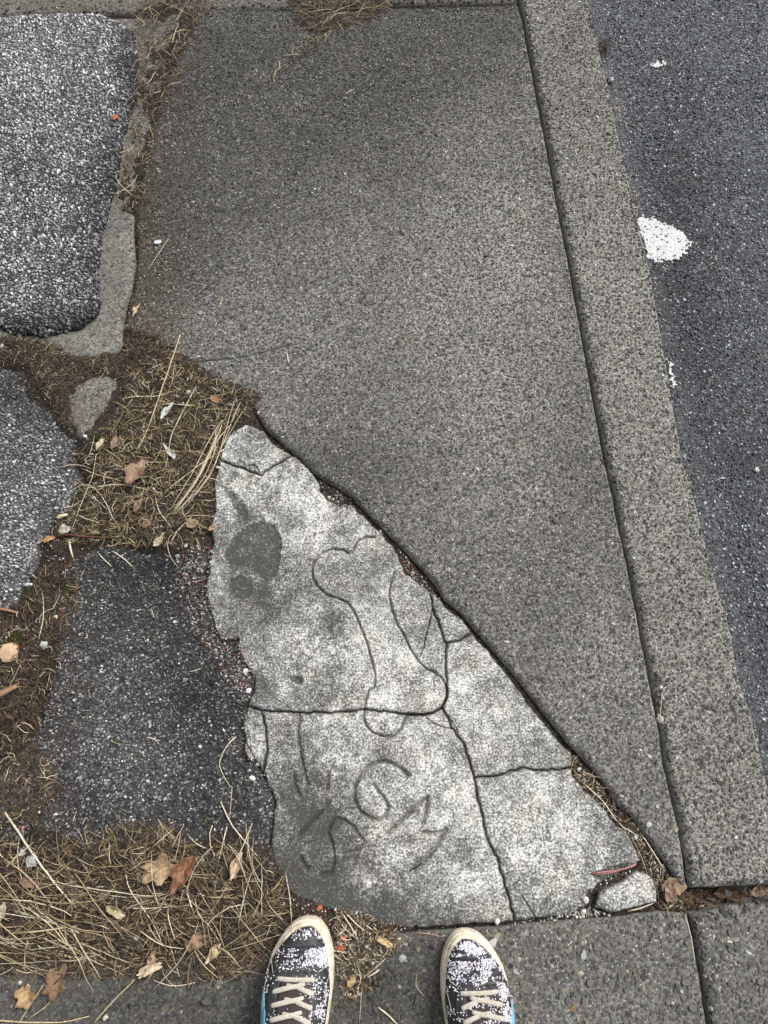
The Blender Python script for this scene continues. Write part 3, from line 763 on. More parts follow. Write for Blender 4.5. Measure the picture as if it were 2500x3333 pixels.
def tubes(paths, width, thick, cols, taper=.35, roll=None):
    """N stalks: paths (N, m, 3), half width and half thickness per stalk -> vertices, quads, colours"""
    n, m, _ = paths.shape
    T = np.gradient(paths, axis=1); T /= np.linalg.norm(T, axis=2, keepdims=True) + 1e-9
    up = np.zeros_like(T); up[..., 2] = 1
    if roll is not None:
        up[..., 0] = np.sin(roll)[:, None]; up[..., 2] = np.cos(roll)[:, None]
    S = np.cross(T, up); S /= np.linalg.norm(S, axis=2, keepdims=True) + 1e-9
    U = np.cross(S, T)
    t = np.linspace(0, 1, m)
    pr = (1 - (1 - taper) * np.abs(t * 1.15 - .15) ** 2.0)[None, :, None]
    a = width[:, None, None] * pr; b = thick[:, None, None] * pr
    ring = np.stack([paths + S * a, paths + U * b, paths - S * a, paths - U * b], 2)     # n,m,4,3
    V = ring.reshape(-1, 3)
    i = np.arange(n)[:, None, None] * m * 4 + np.arange(m - 1)[None, :, None] * 4
    k = np.arange(4)[None, None, :]; k2 = (k + 1) % 4
    Q = np.stack(np.broadcast_arrays(i + k, i + k2, i + 4 + k2, i + 4 + k), -1).reshape(-1, 4)
    c0 = np.arange(n) * m * 4
    caps = np.concatenate([c0[:, None] + np.array([3, 2, 1, 0]), c0[:, None] + (m - 1) * 4 + np.array([0, 1, 2, 3])])
    Q = np.concatenate([Q, caps])
    C = np.repeat(cols, m * 4, 0)
    sh = np.tile(np.repeat(np.linspace(.92, 1.08, m), 4), n)[:, None]
    return V, Q, C * sh

def quads_obj(name, V, Q, C, mat, parent=None, kind=None, smooth=False, loc=None):
    if loc is not None: V = V - np.asarray(loc)
    me = raw_mesh(name, V, Q.ravel(), np.arange(len(Q)) * 4, np.full(len(Q), 4), smooth, C)
    o = link(name, me, parent, kind, mat)
    if loc is not None: o.location = loc
    return o

STRAW_COLS = np.array([(.50, .42, .27), (.42, .34, .21), (.58, .50, .35), (.30, .22, .13), (.46, .39, .27), (.20, .14, .08), (.62, .56, .42)])
def straw_cols(n, dark=.0):
    c = STRAW_COLS[RNG.integers(0, len(STRAW_COLS), n)] * RNG.uniform(.6, 1.1, (n, 1))
    return c * (1 - dark)

def loose_paths(n, poly, lmin, lmax, ang, angsd, curl, lift, m=6, dens=None):
    """n stalks dropped at random in an outline, each resting on the ground at its lowest and arching a little over its neighbours"""
    W = G(poly); out = []
    lo, hi = W.min(0), W.max(0)
    pts = RNG.uniform(lo, hi, (n * 12, 2)); pts = pts[inside(pts, W)]
    if dens is not None: pts = pts[RNG.uniform(size=len(pts)) < dens(*PX(pts[:, 0], pts[:, 1]))]
    pts = pts[:n]; n = len(pts)
    L = np.exp(RNG.uniform(np.log(lmin), np.log(lmax), n))
    pick = RNG.integers(0, len(ang), n)
    a = np.asarray(ang)[pick] + RNG.normal(0, 1, n) * np.asarray(angsd)[pick]
    s = np.linspace(-.5, .5, m)
    k = RNG.normal(0, curl, n)
    th = a[:, None] + k[:, None] * s[None] * 2 + RNG.normal(0, curl * .25, (n, m))
    st = L[:, None] / (m - 1)
    x = np.cumsum(np.cos(th) * st, 1); y = np.cumsum(np.sin(th) * st, 1)
    x += pts[:, :1] - x.mean(1, keepdims=True); y += pts[:, 1:] - y.mean(1, keepdims=True)
    z = top_z(x.ravel(), y.ravel()).reshape(n, m)
    base = np.maximum(z, (z.max(1, keepdims=True) * .6 + z * .4))
    h = np.abs(RNG.normal(0, lift, n))[:, None] * (.5 + .5 * np.sin((s[None] + .5) * math.pi * RNG.uniform(.6, 1.3, (n, 1))))
    return np.stack([x, y, base + .0012 + h + RNG.uniform(0, .4, n)[:, None] * lift * (s[None] + .5)], -1)

# fine litter nobody could count: broken fibres, chaff, grit
def litter(name, label, specs, kind='stuff'):
    Vs, Qs, Cs, o = [], [], [], 0
    for n, poly, lmin, lmax, ang, sd, curl, lift, wmin, wmax, cols, dens in specs:
        P = loose_paths(n, poly, lmin, lmax, ang, sd, curl, lift, 5, dens)
        k = len(P)
        w = RNG.uniform(wmin, wmax, k)
        c = straw_cols(k) if cols is None else np.asarray(cols)[RNG.integers(0, len(cols), k)] * RNG.uniform(.6, 1.25, (k, 1))
        V, Q, C = tubes(P, w, w * RNG.uniform(.3, .8, k), c, .3, RNG.normal(0, .5, k))
        Vs.append(V); Qs.append(Q + o); Cs.append(C); o += len(V)
    ob = quads_obj(name, np.concatenate(Vs), np.concatenate(Qs), np.concatenate(Cs), M_STRAW, None, kind)
    ob['label'] = label
    return ob

BROWN = [(.050, .036, .024), (.075, .053, .034), (.036, .027, .019), (.115, .083, .052), (.028, .023, .018)]
TAN = [(.42, .345, .22), (.30, .235, .14), (.21, .155, .085), (.52, .45, .31)]
OLIVE = [(.10, .085, .028), (.14, .115, .04), (.075, .07, .022), (.22, .17, .065)]
ANY, WIDE = [0.0, 1.05, 2.1], [.6, .6, .6]
Z_LEFT = [(-60, 1985), (60, 1960), (110, 1870), (230, 1800), (260, 1960), (200, 2100), (150, 2260), (110, 2420), (200, 2560), (120, 2680), (-60, 2700)]
Z_MIDC = [(250, 1480), (330, 1430), (400, 1290), (470, 1180), (600, 1170), (700, 1230), (850, 1280), (800, 1360), (720, 1430), (700, 1510), (690, 1640), (660, 1770), (460, 1780), (230, 1770), (170, 1730), (240, 1620)]
Z_BAND = [(-60, 1080), (150, 1110), (250, 1165), (400, 1150), (410, 1060), (500, 1095), (590, 1160), (560, 1220), (420, 1240), (300, 1210), (230, 1260), (240, 1420), (180, 1340), (90, 1190), (-60, 1190)]
Z_HEAP = [(-60, 2730), (100, 2760), (240, 2740), (350, 2700), (430, 2680), (560, 2690), (650, 2760), (740, 2740), (830, 2760), (890, 2830), (950, 2930), (930, 3010), (870, 3100), (820, 3170), (600, 3190), (300, 3170), (-60, 3170)]
Z_SHOE = [(1090, 2960), (1180, 2970), (1290, 3030), (1300, 3080), (1240, 3130), (1180, 3230), (1120, 3260), (1085, 3120)]
Z_TOPL = [(440, 30), (540, -40), (690, -40), (680, 40), (620, 100), (600, 200), (580, 290), (540, 340), (500, 420), (480, 560), (490, 660), (400, 680), (395, 560), (430, 430), (445, 280), (450, 130)]
Z_TOPM = [(960, 60), (950, -40), (1290, -40), (1260, 30), (1190, 70), (1120, 90), (1010, 90)]
Z_BRK = [(840, 290), (880, 230), (940, 170), (1000, 110), (1100, 70), (1120, 95), (1060, 125), (1020, 165), (940, 225)]
Z_DIAG = [(1862, 2460), (1890, 2470), (1990, 2590), (2080, 2690), (2180, 2840), (2230, 2900), (2230, 2960), (2150, 2960), (2140, 2880), (2100, 2810), (2050, 2720), (1960, 2620), (1880, 2540)]
Z_GAP = [(2200, 2880), (2260, 2905), (2400, 2900), (2520, 2885), (2520, 2935), (2400, 2946), (2300, 2965), (2220, 2970)]

litter('dry_litter', 'brown crumbled litter, moss and chaff on the soil by the raised asphalt', [
    (2600, Z_BAND, .006, .030, ANY, WIDE, .5, .002, .0003, .0008, BROWN * 2 + TAN[1:2], None),
    (3200, Z_MIDC, .006, .026, ANY, WIDE, .6, .003, .0003, .0008, BROWN * 3 + OLIVE[:3], None),
    (1300, Z_MIDC, .010, .036, ANY, WIDE, .8, .005, .0003, .0007, TAN + [(.28, .21, .085), (.20, .15, .06)], None)])
litter('dry_litter', 'brown litter and moss on the soil along the left edge', [
    (3000, Z_LEFT, .006, .026, ANY, WIDE, .6, .002, .0003, .0009, BROWN * 3 + OLIVE[:1] + [(.09, .045, .022)] * 2, None),
    (200, Z_LEFT, .010, .040, ANY, WIDE, .7, .004, .0004, .0008, TAN, None)])
litter('dry_litter', 'dense mat of broken dead grass to the left of the shoes', [
    (4200, Z_HEAP, .010, .050, [0, 2.6, .9], [.5, .4, .6], .4, .004, .0004, .0010, BROWN * 2 + TAN[2:3], None),
    (860, Z_HEAP, .015, .065, [-.15, 1.0, 2.4], [.35, .5, .5], .3, .006, .0004, .0009, TAN[:3] + BROWN[3:4], None)])
litter('dry_litter', 'dead grass and crumbs on the soil between the two shoes', [
    (700, Z_SHOE, .006, .028, ANY, WIDE, .6, .003, .0003, .0008, BROWN + TAN, None)])
litter('dry_litter', 'dead grass tuft in the crack between the raised asphalt and the large slab', [
    (1100, Z_TOPL, .008, .05, [1.2, .6, 2.2], [.5, .5, .5], .5, .006, .0004, .0008, TAN[:3] + BROWN * 2, None)])
litter('dry_litter', 'dead grass matted along the far broken edge of the large slab', [
    (800, Z_TOPM, .012, .07, [2.7, .5, .0], [.35, .5, .3], .4, .004, .0004, .0009, TAN[1:3] + BROWN, None),
    (180, Z_BRK, .008, .03, [.7, 1.6], [.5, .5], .5, .003, .0004, .0008, TAN[1:3] + BROWN, None)])
litter('dry_litter', 'crumbs and dead grass in the open joint by the kerb', [
    (420, Z_DIAG, .005, .030, [-.9, 1.0], [.4, .6], .5, .001, .0003, .0008, BROWN + TAN, None),
    (380, Z_GAP, .006, .030, [0, .5, 2.5], [.4, .5, .5], .5, .001, .0005, .0011, BROWN + [(.10, .045, .02), (.14, .085, .04)], None)])
litter('dry_litter', 'bits of straw blown against the kerb on the road', [
    (14, [(1980, 290), (2030, 300), (2050, 380), (1998, 360)], .012, .035, [1.5, .6], [.3, .6], .4, .003, .0005, .0009, TAN, None),
    (10, [(2060, 600), (2090, 600), (2100, 690), (2080, 690)], .010, .03, [1.3, .6], [.3, .6], .4, .003, .0005, .0009, TAN, None),
    (10, [(2232, 1500), (2250, 1500), (2270, 1560), (2250, 1560)], .010, .03, [2.3, .9], [.3, .6], .4, .003, .0005, .0009, TAN, None)])
litter('dry_litter', 'sparse chaff scattered over the dark asphalt and slabs', [
    (260, PATCH_C, .006, .022, ANY, WIDE, .3, .001, .0004, .0008, TAN + BROWN[:2], None),
    (130, [(420, 300), (900, 300), (900, 1300), (560, 1180), (440, 1060)], .006, .025, ANY, WIDE, .4, .001, .0004, .0007, TAN, None),
    (60, [(900, 100), (1700, 100), (2000, 1600), (1900, 2200), (1000, 1300)], .005, .015, ANY, WIDE, .3, .001, .0004, .0007, TAN, None)])

def grit(name, label, specs):
    Q, Z, S, C = [], [], [], []
    for n, poly, smin, smax, cols in specs:
        W = G(poly); q = RNG.uniform(W.min(0), W.max(0), (n * 10, 2)); q = q[inside(q, W)][:n]
        Q.append(q); Z.append(top_z(q[:, 0], q[:, 1])); s = np.exp(RNG.uniform(np.log(smin), np.log(smax), len(q))); S.append(s)
        C.append(np.asarray(cols)[RNG.integers(0, len(cols), len(q))] * RNG.uniform(.6, 1.15, (len(q), 1)))
    Z = np.concatenate(Z); S = np.concatenate(S)
    o = stones(name, np.concatenate(Q), Z + S * .18, S, np.concatenate(C), None, M_STONE, 5, .7, .3, .3, 'stuff'); o['label'] = label
    return o
WHT = [(.52, .51, .48), (.42, .40, .36), (.30, .28, .25)]
DRK = [(.05, .048, .045), (.09, .08, .07), (.14, .12, .10)]
RED = [(.20, .05, .035), (.12, .05, .035)]
grit('grit', 'pale grit and dark crumbs on the soil and along the slab edges', [
    (700, Z_GRIT, .0018, .0055, WHT + DRK + RED[:1]), (900, Z_GRIT, .0014, .003, WHT + DRK + RED),
    (1100, Z_MID, .0016, .0045, WHT[1:] + DRK * 2), (260, Z_MID, .0022, .006, WHT),
    (600, Z_LOW, .0016, .0050, WHT[1:] + DRK), (260, Z_SHOE, .0016, .006, WHT + RED),
    (200, [(950, 2920), (1100, 2960), (1340, 3020), (1340, 3050), (1100, 3040), (900, 2960)], .0016, .004, WHT + RED),
    (420, Z_TOP, .0018, .005, WHT[1:] + DRK), (300, Z_DIAG, .0016, .006, WHT + DRK), (90, Z_GAP, .003, .008, WHT[2:] + DRK),
    (120, [(1034, 1545), (1080, 1580), (1150, 1620), (1170, 1660), (1100, 1640), (1060, 1620)], .0016, .005, WHT[1:] + DRK),
    (140, [(1283, 1770), (1330, 1815), (1400, 1905), (1440, 1950), (1390, 1915), (1320, 1850)], .0016, .006, WHT + DRK + RED[:1]),
    (90, [(1850, 2975), (1930, 2960), (2000, 2985), (1800, 3003), (1650, 3016), (1600, 3016), (1750, 3000)], .0018, .008, WHT),
    (70, [(1880, 2960), (1915, 2900), (1990, 2860), (2070, 2825), (2075, 2835), (1990, 2880), (1930, 2905), (1915, 2970)], .002, .007, DRK + WHT[:1]),
    (160, [(660, 2080), (740, 2100), (800, 2180), (800, 2290), (860, 2510), (890, 2600), (860, 2640), (770, 2450), (700, 2250)], .0016, .005, WHT + DRK)])

# ------------------------------------------------------------------ single stalks one can pick out
def stalk(pl, w, col, label, group=None, lift=.004, name='straw_stalk', cat='straw', flat=.55, zoff=0):
    P = G(pl)
    # smooth the traced line
    t = np.concatenate([[0], np.cumsum(np.linalg.norm(np.diff(P, axis=0), axis=1))]); m = max(6, min(14, int(t[-1] / .012)))
    tt = np.linspace(0, t[-1], m * 3)
    X = np.stack([np.interp(tt, t, P[:, 0]), np.interp(tt, t, P[:, 1])], 1)
    for _ in range(3 if len(P) > 2 else 0):
        X[1:-1] = (X[:-2] + 2 * X[1:-1] + X[2:]) / 4
    X = X[np.linspace(0, len(X) - 1, m).round().astype(int)]
    z = top_z(X[:, 0], X[:, 1]); k = np.linspace(0, 1, m)
    base = np.maximum(z, np.interp(k, [0, 1], [z[0], z[-1]]))
    zz = base + .0015 + w * .5 + zoff + lift * np.sin(k * math.pi) ** .8
    path = np.concatenate([X, zz[:, None]], 1)[None]
    V, Q, C = tubes(path, np.array([w]), np.array([w * flat]), np.array([col]), .5, np.array([random.uniform(-.4, .4)]))
    o = quads_obj(name, V, Q, C, M_STRAW, None, None, True, path[0, m // 2] - np.array([0, 0, w]))
    tag(o, label, cat, group)
    return o
PALE, GOLD, BRN, GREYS = (.62, .55, .41), (.50, .41, .26), (.24, .15, .075), (.42, .36, .26)
ST = [
 ([(588, 1090), (561, 1183), (530, 1274), (482, 1412), (440, 1482)], .0024, GOLD, 'longest pale straw stem, slanting across the soil above the dead grass'),
 ([(570, 1190), (565, 1240), (545, 1290)], .0013, GOLD, 'short curved stem beside the longest slanting straw stem'),
 ([(404, 1298), (458, 1295), (512, 1295), (573, 1274)], .0016, PALE, 'kinked pale stem crossing under the longest slanting straw'),
 ([(518, 1322), (560, 1322), (627, 1325)], .0016, PALE, 'straight level stem touching the pale leaf sliver'),
 ([(640, 1262), (627, 1286), (603, 1334), (561, 1418), (546, 1503), (540, 1540)], .0017, PALE, 'long stem standing right of the pale leaf sliver'),
 ([(316, 1479), (307, 1551), (265, 1654), (235, 1738)], .0015, GOLD, 'long steep stem at the left side of the middle tuft'),
 ([(229, 1762), (232, 1790), (235, 1816)], .0030, PALE, 'short thick pale straw lying on the dark asphalt below the twig'),
 ([(250, 1584), (326, 1587), (410, 1581), (458, 1593), (524, 1605)], .0018, PALE, 'long level stem across the middle tuft'),
 ([(259, 1521), (326, 1551), (398, 1569)], .0016, GOLD, 'stem sloping down to the brown leaf in the middle tuft'),
 ([(332, 1458), (386, 1491), (422, 1533)], .0013, GOLD, 'thin stem sloping from the winged seed to the brown leaf'),
 ([(422, 1533), (440, 1515), (480, 1508), (543, 1509)], .0013, PALE, 'thin arched stem above the brown leaf in the middle tuft'),
 ([(729, 1461), (633, 1533), (530, 1611)], .0018, PALE, 'straight stem crossing the bent grass bundle'),
 ([(506, 1611), (518, 1666), (561, 1720)], .0015, PALE, 'stem leaning on the lower end of the bent grass bundle'),
 ([(319, 1801), (340, 1822), (362, 1843)], .0016, PALE, 'short straw on the dark asphalt, left of the pair'),
 ([(360, 1790), (400, 1815), (435, 1848)], .0014, PALE, 'slim straw on the dark asphalt under the middle tuft'),
 ([(555, 1774), (579, 1732), (633, 1678)], .0017, PALE, 'stem at the lower right corner of the middle tuft'),
 ([(543, 1762), (555, 1816), (582, 1849)], .0013, GOLD, 'thin stem hanging below the middle tuft onto the asphalt'),
 ([(718, 2610), (752, 2682), (800, 2740), (850, 2800)], .0017, PALE, 'thin stem sloping down beside the lettered slab piece'),
 ([(14, 2644), (96, 2750), (183, 2871), (260, 2962)], .0030, PALE, 'thick pale stem sloping past the broken grey lump at the left'),
 ([(43, 2962), (145, 2991), (241, 3020), (333, 3071)], .0034, PALE, 'thickest pale stem lying in the heap left of the shoes'),
 ([(29, 3037), (145, 3025), (260, 3010)], .0022, GOLD, 'level stem crossing the thickest stem in the heap'),
 ([(87, 2928), (174, 2991), (246, 3054)], .0018, PALE, 'stem crossing steeply over the thickest stem in the heap'),
 ([(415, 2726), (448, 2803), (482, 2850)], .0015, GREYS, 'grey stem at the top of the heap above the tan leaf'),
 ([(410, 2822), (424, 2890), (482, 2967), (511, 3015), (533, 3078)], .0017, PALE, 'long bent stem in the middle of the heap'),
 ([(535, 2986), (550, 3044), (569, 3112), (593, 3198)], .0018, GOLD, 'steep stem at the lower edge of the heap'),
 ([(304, 3333), (366, 3261), (444, 3184)], .0022, GOLD, 'single straight stem on the dark slab below the heap'),
 ([(501, 3189), (550, 3206), (598, 3206), (640, 3195)], .0014, PALE, 'small wavy stem on the dark slab below the heap'),
 ([(63, 3333), (106, 3266), (149, 3198)], .0018, GOLD, 'stem slanting between two brown leaves at the lower left corner'),
 ([(95, 3315), (164, 3266), (178, 3247), (149, 3198)], .0014, GOLD, 'hooked stem at the lower left corner'),
 ([(-20, 3317), (96, 3324), (217, 3324), (294, 3305)], .0019, GOLD, 'level stem along the bottom left edge'),
 ([(608, 2885), (627, 2948), (646, 3001)], .0018, PALE, 'stem below the shiny brown leaf'),
 ([(738, 2692), (722, 2770), (700, 2850)], .0016, PALE, 'upright stem in the fan beside the lettered slab piece'),
 ([(690, 2687), (678, 2726), (699, 2779), (725, 2830)], .0012, PALE, 'thin bowed stem at the left of the fan'),
 ([(820, 2680), (790, 2760), (760, 2840), (720, 2900)], .0017, PALE, 'pale stem at the right of the fan beside the lettered piece'),
 ([(810, 2940), (752, 2948), (694, 2986), (660, 3030)], .0018, PALE, 'stem running down from the shoe side of the heap'),
 ([(930, 2850), (945, 2920), (950, 3000)], .0016, PALE, 'steep stem just ahead of the left shoe'),
 ([(1092, 2978), (1121, 3022), (1172, 3064)], .0017, GREYS, 'leftmost of the long stems between the shoes'),
 ([(1111, 2969), (1142, 3013), (1166, 3055)], .0018, PALE, 'second long stem between the shoes'),
 ([(1121, 2967), (1163, 3011), (1201, 3039)], .0018, PALE, 'third long stem between the shoes'),
 ([(1176, 3001), (1214, 3030)], .0020, PALE, 'short thick stem between the shoes by the slab edge'),
 ([(1210, 3036), (1240, 3033), (1262, 3026)], .0016, BRN, 'brown level stem between the shoes'),
 ([(1262, 3049), (1294, 3020)], .0012, GREYS, 'short upright stem at the tan leaf between the shoes'),
 ([(1260, 3114), (1220, 3150), (1178, 3184)], .0015, PALE, 'upper of two parallel stems between the shoes'),
 ([(1235, 3154), (1191, 3181)], .0018, PALE, 'lower of two parallel stems between the shoes'),
 ([(1176, 3223), (1174, 3270), (1170, 3330)], .0013, GREYS, 'stem pointing to the camera between the shoes'),
 ([(1231, 3276), (1268, 3303), (1294, 3333)], .0018, PALE, 'curved pale blade at the bottom edge between the shoes'),
 ([(1345, 3036), (1400, 3039), (1440, 3048)], .0014, (.45, .28, .2), 'reddish stem reaching the toe of the right shoe'),
 ([(1382, 3244), (1352, 3207), (1355, 3169)], .0011, GREYS, 'thin bent stem on the slab beside the right shoe'),
 ([(549, 778), (512, 838), (482, 880)], .0011, PALE, 'thin straight stem lying on the large slab below the grass tuft'),
 ([(518, 838), (549, 874), (563, 904)], .0010, (.33, .21, .11), 'small brown forked stem on the large slab'),
 ([(1897, 2543), (1969, 2610), (2019, 2686), (2078, 2719)], .0016, PALE, 'long stem lying in the diagonal joint'),
 ([(2091, 2711), (2120, 2761), (2171, 2841)], .0016, PALE, 'straight stem at the lower end of the diagonal joint'),
 ([(2060, 2720), (2090, 2790), (2110, 2850)], .0011, GREYS, 'thin dark stem along the slab edge by the corner piece'),
 ([(2049, 2971), (2095, 2958), (2145, 2938)], .0022, PALE, 'pale thick stem lying below the loose corner piece'),
 ([(2229, 2980), (2248, 3050), (2259, 3139)], .0010, PALE, 'hair thin stem in the joint of the near slabs'),
 ([(765, 2397), (735, 2430), (711, 2484), (727, 2527), (749, 2560)], .0014, PALE, 'looped dead grass blade beside the cracked sliver'),
 ([(765, 2400), (740, 2425), (716, 2470), (712, 2495)], .0012, PALE, 'second looped blade beside the cracked sliver'),
 ([(755, 2560), (752, 2610), (745, 2680)], .0012, GREYS, 'grey drooping blade below the looped blade'),
 ([(614, 2186), (632, 2184), (655, 2176)], .0011, PALE, 'tiny straw on the dark asphalt near the pale chips'),
 ([(125, 2082), (144, 2017), (146, 1957), (140, 1930)], .0017, PALE, 'pale wavy blade on the moss at the left'),
 ([(128, 2030), (135, 1990), (175, 1985), (195, 1930)], .0014, GOLD, 'curled blade on the moss at the left'),
 ([(-10, 2288), (38, 2234), (76, 2153)], .0013, GREYS, 'straight stem on the dark soil at the left edge'),
 ([(2154, 2260), (2148, 2330), (2158, 2350)], .0011, GOLD, 'dry blade stuck in the kerb joint above the mortar lump'),
 ([(2068, 1985), (2072, 2030), (2082, 2055)], .0009, PALE, 'hair thin curved blade in the kerb joint'),
 ([(1742, 260), (1745, 290), (1748, 310)], .0016, PALE, 'pale sliver of straw in the far part of the kerb joint'),
 ([(1985, 240), (1992, 300), (1998, 350)], .0012, GOLD, 'stem on the road against the kerb'),
 ([(2036, 605), (2046, 645)], .0010, GREYS, 'short stem on the road near the white paint'),
 ([(935, 1150), (940, 1185)], .0016, PALE, 'small pale straw lying below the crack of the large slab'),
 ([(1125, 310), (1150, 295)], .0014, PALE, 'small pale flake of straw on the far part of the large slab'),
]
for pl, w, c, lab in ST:
    c = np.array(c) * random.uniform(.75, 1.1)
    stalk(pl, w * .68, c, lab, None, random.uniform(.002, .006) if w > .0015 else .002)
stalk([(188, 1748), (210, 1742), (280, 1750), (362, 1752)], .0022, (.10, .045, .025), 'dark red-brown twig below the middle tuft', None, .003, 'twig', 'twig', .9)
stalk([(1927, 2845), (1990, 2836), (2035, 2830), (2072, 2815)], .0014, (.36, .19, .16), 'pinkish pine needle beside the loose corner piece', None, .002, 'pine_needle', 'needle', .9)
stalk([(1935, 2850), (1995, 2842), (2040, 2826), (2074, 2810)], .0011, (.36, .19, .16), 'second pinkish pine needle, just below the first', None, .002, 'pine_needle', 'needle', .9)
stalk([(-20, 1978), (20, 1985), (60, 1995)], .0030, (.30, .16, .09), 'reddish bark strip at the left edge above the moss', None, .003, 'bark_strip', 'bark', .5)
stalk([(-20, 2275), (20, 2255), (60, 2232)], .0075, (.22, .14, .085), 'broad brown bark strip at the left edge', None, .003, 'bark_strip', 'bark', .25)
stalk([(185, 1684), (200, 1680), (222, 1676)], .0050, (.55, .50, .33), 'pale cut stub of a stem at the middle tuft', None, .002, 'stem_stub', 'stem', .9)
stalk([(76, 1901), (90, 1901), (104, 1902)], .0042, (.55, .57, .57), 'small white stick end on the pale asphalt', None, .001, 'white_stick', 'stick', .9)
stalk([(522, 1126), (545, 1131), (570, 1133)], .0040, (.07, .04, .025), 'dark bark sliver at the corner of the large slab', None, .001, 'bark_strip', 'bark', .6)
stalk([(-10, 58), (10, 58), (30, 56)], .0035, (.5, .42, .3), 'thick straw end at the top left corner', None, .002)

# stalks in the heaps and tufts: each of these one can pick out; they differ only in place
LMARK = []
def describe(P, c, end):
    px, py = PX(P[:, 0], P[:, 1]); dx, dy = px[-1] - px[0], -(py[-1] - py[0])
    if dx < 0: dx, dy = -dx, -dy
    ang = math.degrees(math.atan2(dy, dx + 1e-9))
    way = 'level' if abs(ang) < 18 else 'upright' if abs(ang) > 68 else 'rising' if ang > 0 else 'falling'
    L = np.linalg.norm(np.diff(P, axis=0), axis=1).sum(); st = np.linalg.norm(P[-1] - P[0]) / L
    l = c.mean(); hue = 'whitish' if l > .42 else 'pale' if l > .32 else 'tan' if l > .22 else 'brown'
    m = min(LMARK, key=lambda q: (q[0] - px.mean()) ** 2 + (q[1] - py.mean()) ** 2)
    t = f"{'long' if L > .085 else 'short' if L < .05 else 'medium'} {'bent ' if st < .94 else ''}{hue} {way} {end} by the {m[2]}"
    side = 'left of' if px.mean() < m[0] - 18 else 'right of' if px.mean() > m[0] + 18 else 'above' if py.mean() < m[1] else 'below'
    t = t.replace('by the ' + m[2], side + ' the ' + m[2])
    if len(t.split()) > 16: t = f"{'long' if L > .085 else 'short' if L < .05 else 'medium'} {'bent ' if st < .94 else ''}{hue} {way} straw {side} the {m[2]}"
    return t
LMARK += [(606, 2832, 'shiny red-brown leaf'), (527, 2828, 'lacy tan leaf'), (190, 3195, 'brown jagged leaf'), (92, 3240, 'golden ribbed leaf'), (484, 3156, 'pale winged seed'), (386, 2962, 'cupped little leaf'),
          (775, 2815, 'long pale leaf'), (448, 1548, 'large dull brown leaf'), (546, 1345, 'grey leaf sliver'), (328, 1455, 'pair of winged seeds'), (215, 1728, 'pale broken leaf'), (280, 1750, 'dark twig'),
          (446, 1016, 'tan curled leaf'), (702, 1303, 'small orange brown leaf'), (627, 1708, 'small tan leaf'), (95, 2785, 'broken grey lump'), (330, 3070, 'end of the thickest straw'), (140, 2990, 'middle of the thickest straw'),
          (10, 2970, 'rounded tan leaf'), (650, 2797, 'two white stones'), (640, 3060, 'jagged leaf near the shoe'), (700, 3100, 'pale scrap near the shoe'), (500, 3130, 'narrow brown leaf'), (890, 2980, 'left shoe toe'),
          (383, 400, 'orange-red chip'), (500, 60, 'far joint'), (470, 240, 'raised asphalt corner'), (440, 600, 'bare concrete strip'), (1180, 80, 'right end of the broken step'), (1000, 40, 'far slab'), (900, 250, 'left end of the broken step'), (705, 1420, 'tip of the pale slab')]
def heap(n, poly, lmin, lmax, ang, sd, curl, lift, wmin, wmax, label, group, cols=None, name='straw_stalk'):
    P = loose_paths(n, poly, lmin, lmax, ang, sd, curl, lift, 8)
    for i in range(len(P)):
        w = random.uniform(wmin, wmax); c = straw_cols(1) if cols is None else np.asarray(cols)[random.randrange(len(cols))][None] * random.uniform(.7, 1.1)
        V, Q, C = tubes(P[i:i + 1], np.array([w]), np.array([w * .5]), c, .35, np.array([random.uniform(-.6, .6)]))
        o = quads_obj(name, V, Q, C, M_STRAW, None, None, True, P[i, 4] - np.array([0, 0, w]))
        tag(o, describe(P[i], c[0], label), 'straw', group)
heap(50, [(-40, 2850), (250, 2860), (420, 2900), (430, 3080), (200, 3140), (-40, 3150)], .06, .17, [-.12, -.02, -.5], [.12, .2, .2], .16, .009, .0005, .0013, 'straw in the left heap', 'straw lying in the left half of the heap')
heap(50, [(380, 2720), (600, 2700), (880, 2820), (930, 2960), (860, 3100), (450, 3150), (400, 2950)], .04, .12, [.9, 2.2, .1], [.35, .3, .3], .2, .009, .0005, .0011, 'straw in the crossing heap', 'straw crossing in the right half of the heap')
heap(16, [(720, 2760), (830, 2740), (920, 2860), (930, 2960), (800, 2960)], .05, .11, [1.25, 1.9, 2.2], [.2, .2, .2], .15, .012, .0005, .0010, 'dead blade at the slab edge', 'blades at the slab edge')
heap(36, Z_MIDC, .03, .09, [.4, 1.1, -.2, 2.6], [.4, .3, .3, .4], .35, .008, .0004, .0010, 'straw in the middle tuft', 'straw in the middle tuft')
heap(34, Z_TOPL, .03, .09, [1.3, .5, 2.3], [.4, .4, .4], .35, .012, .0006, .0012, 'blade in the far tuft', 'blades in the upper left tuft')
heap(26, Z_TOPM, .04, .12, [2.7, .4, 0.], [.25, .4, .3], .2, .008, .0005, .0011, 'blade on the far broken edge', 'blades along the far broken edge')
heap(9, Z_BRK, .03, .06, [.7, 1.6], [.5, .5], .4, .006, .0006, .001, 'blade on the broken step', 'blades on the broken step')
BUN = [f'{c} blade of the bent bundle by the slab tip, {p}' for p in ('right flank', 'upper middle', 'lower middle', 'left flank') for c in ('pale', 'golden', 'greyish')]
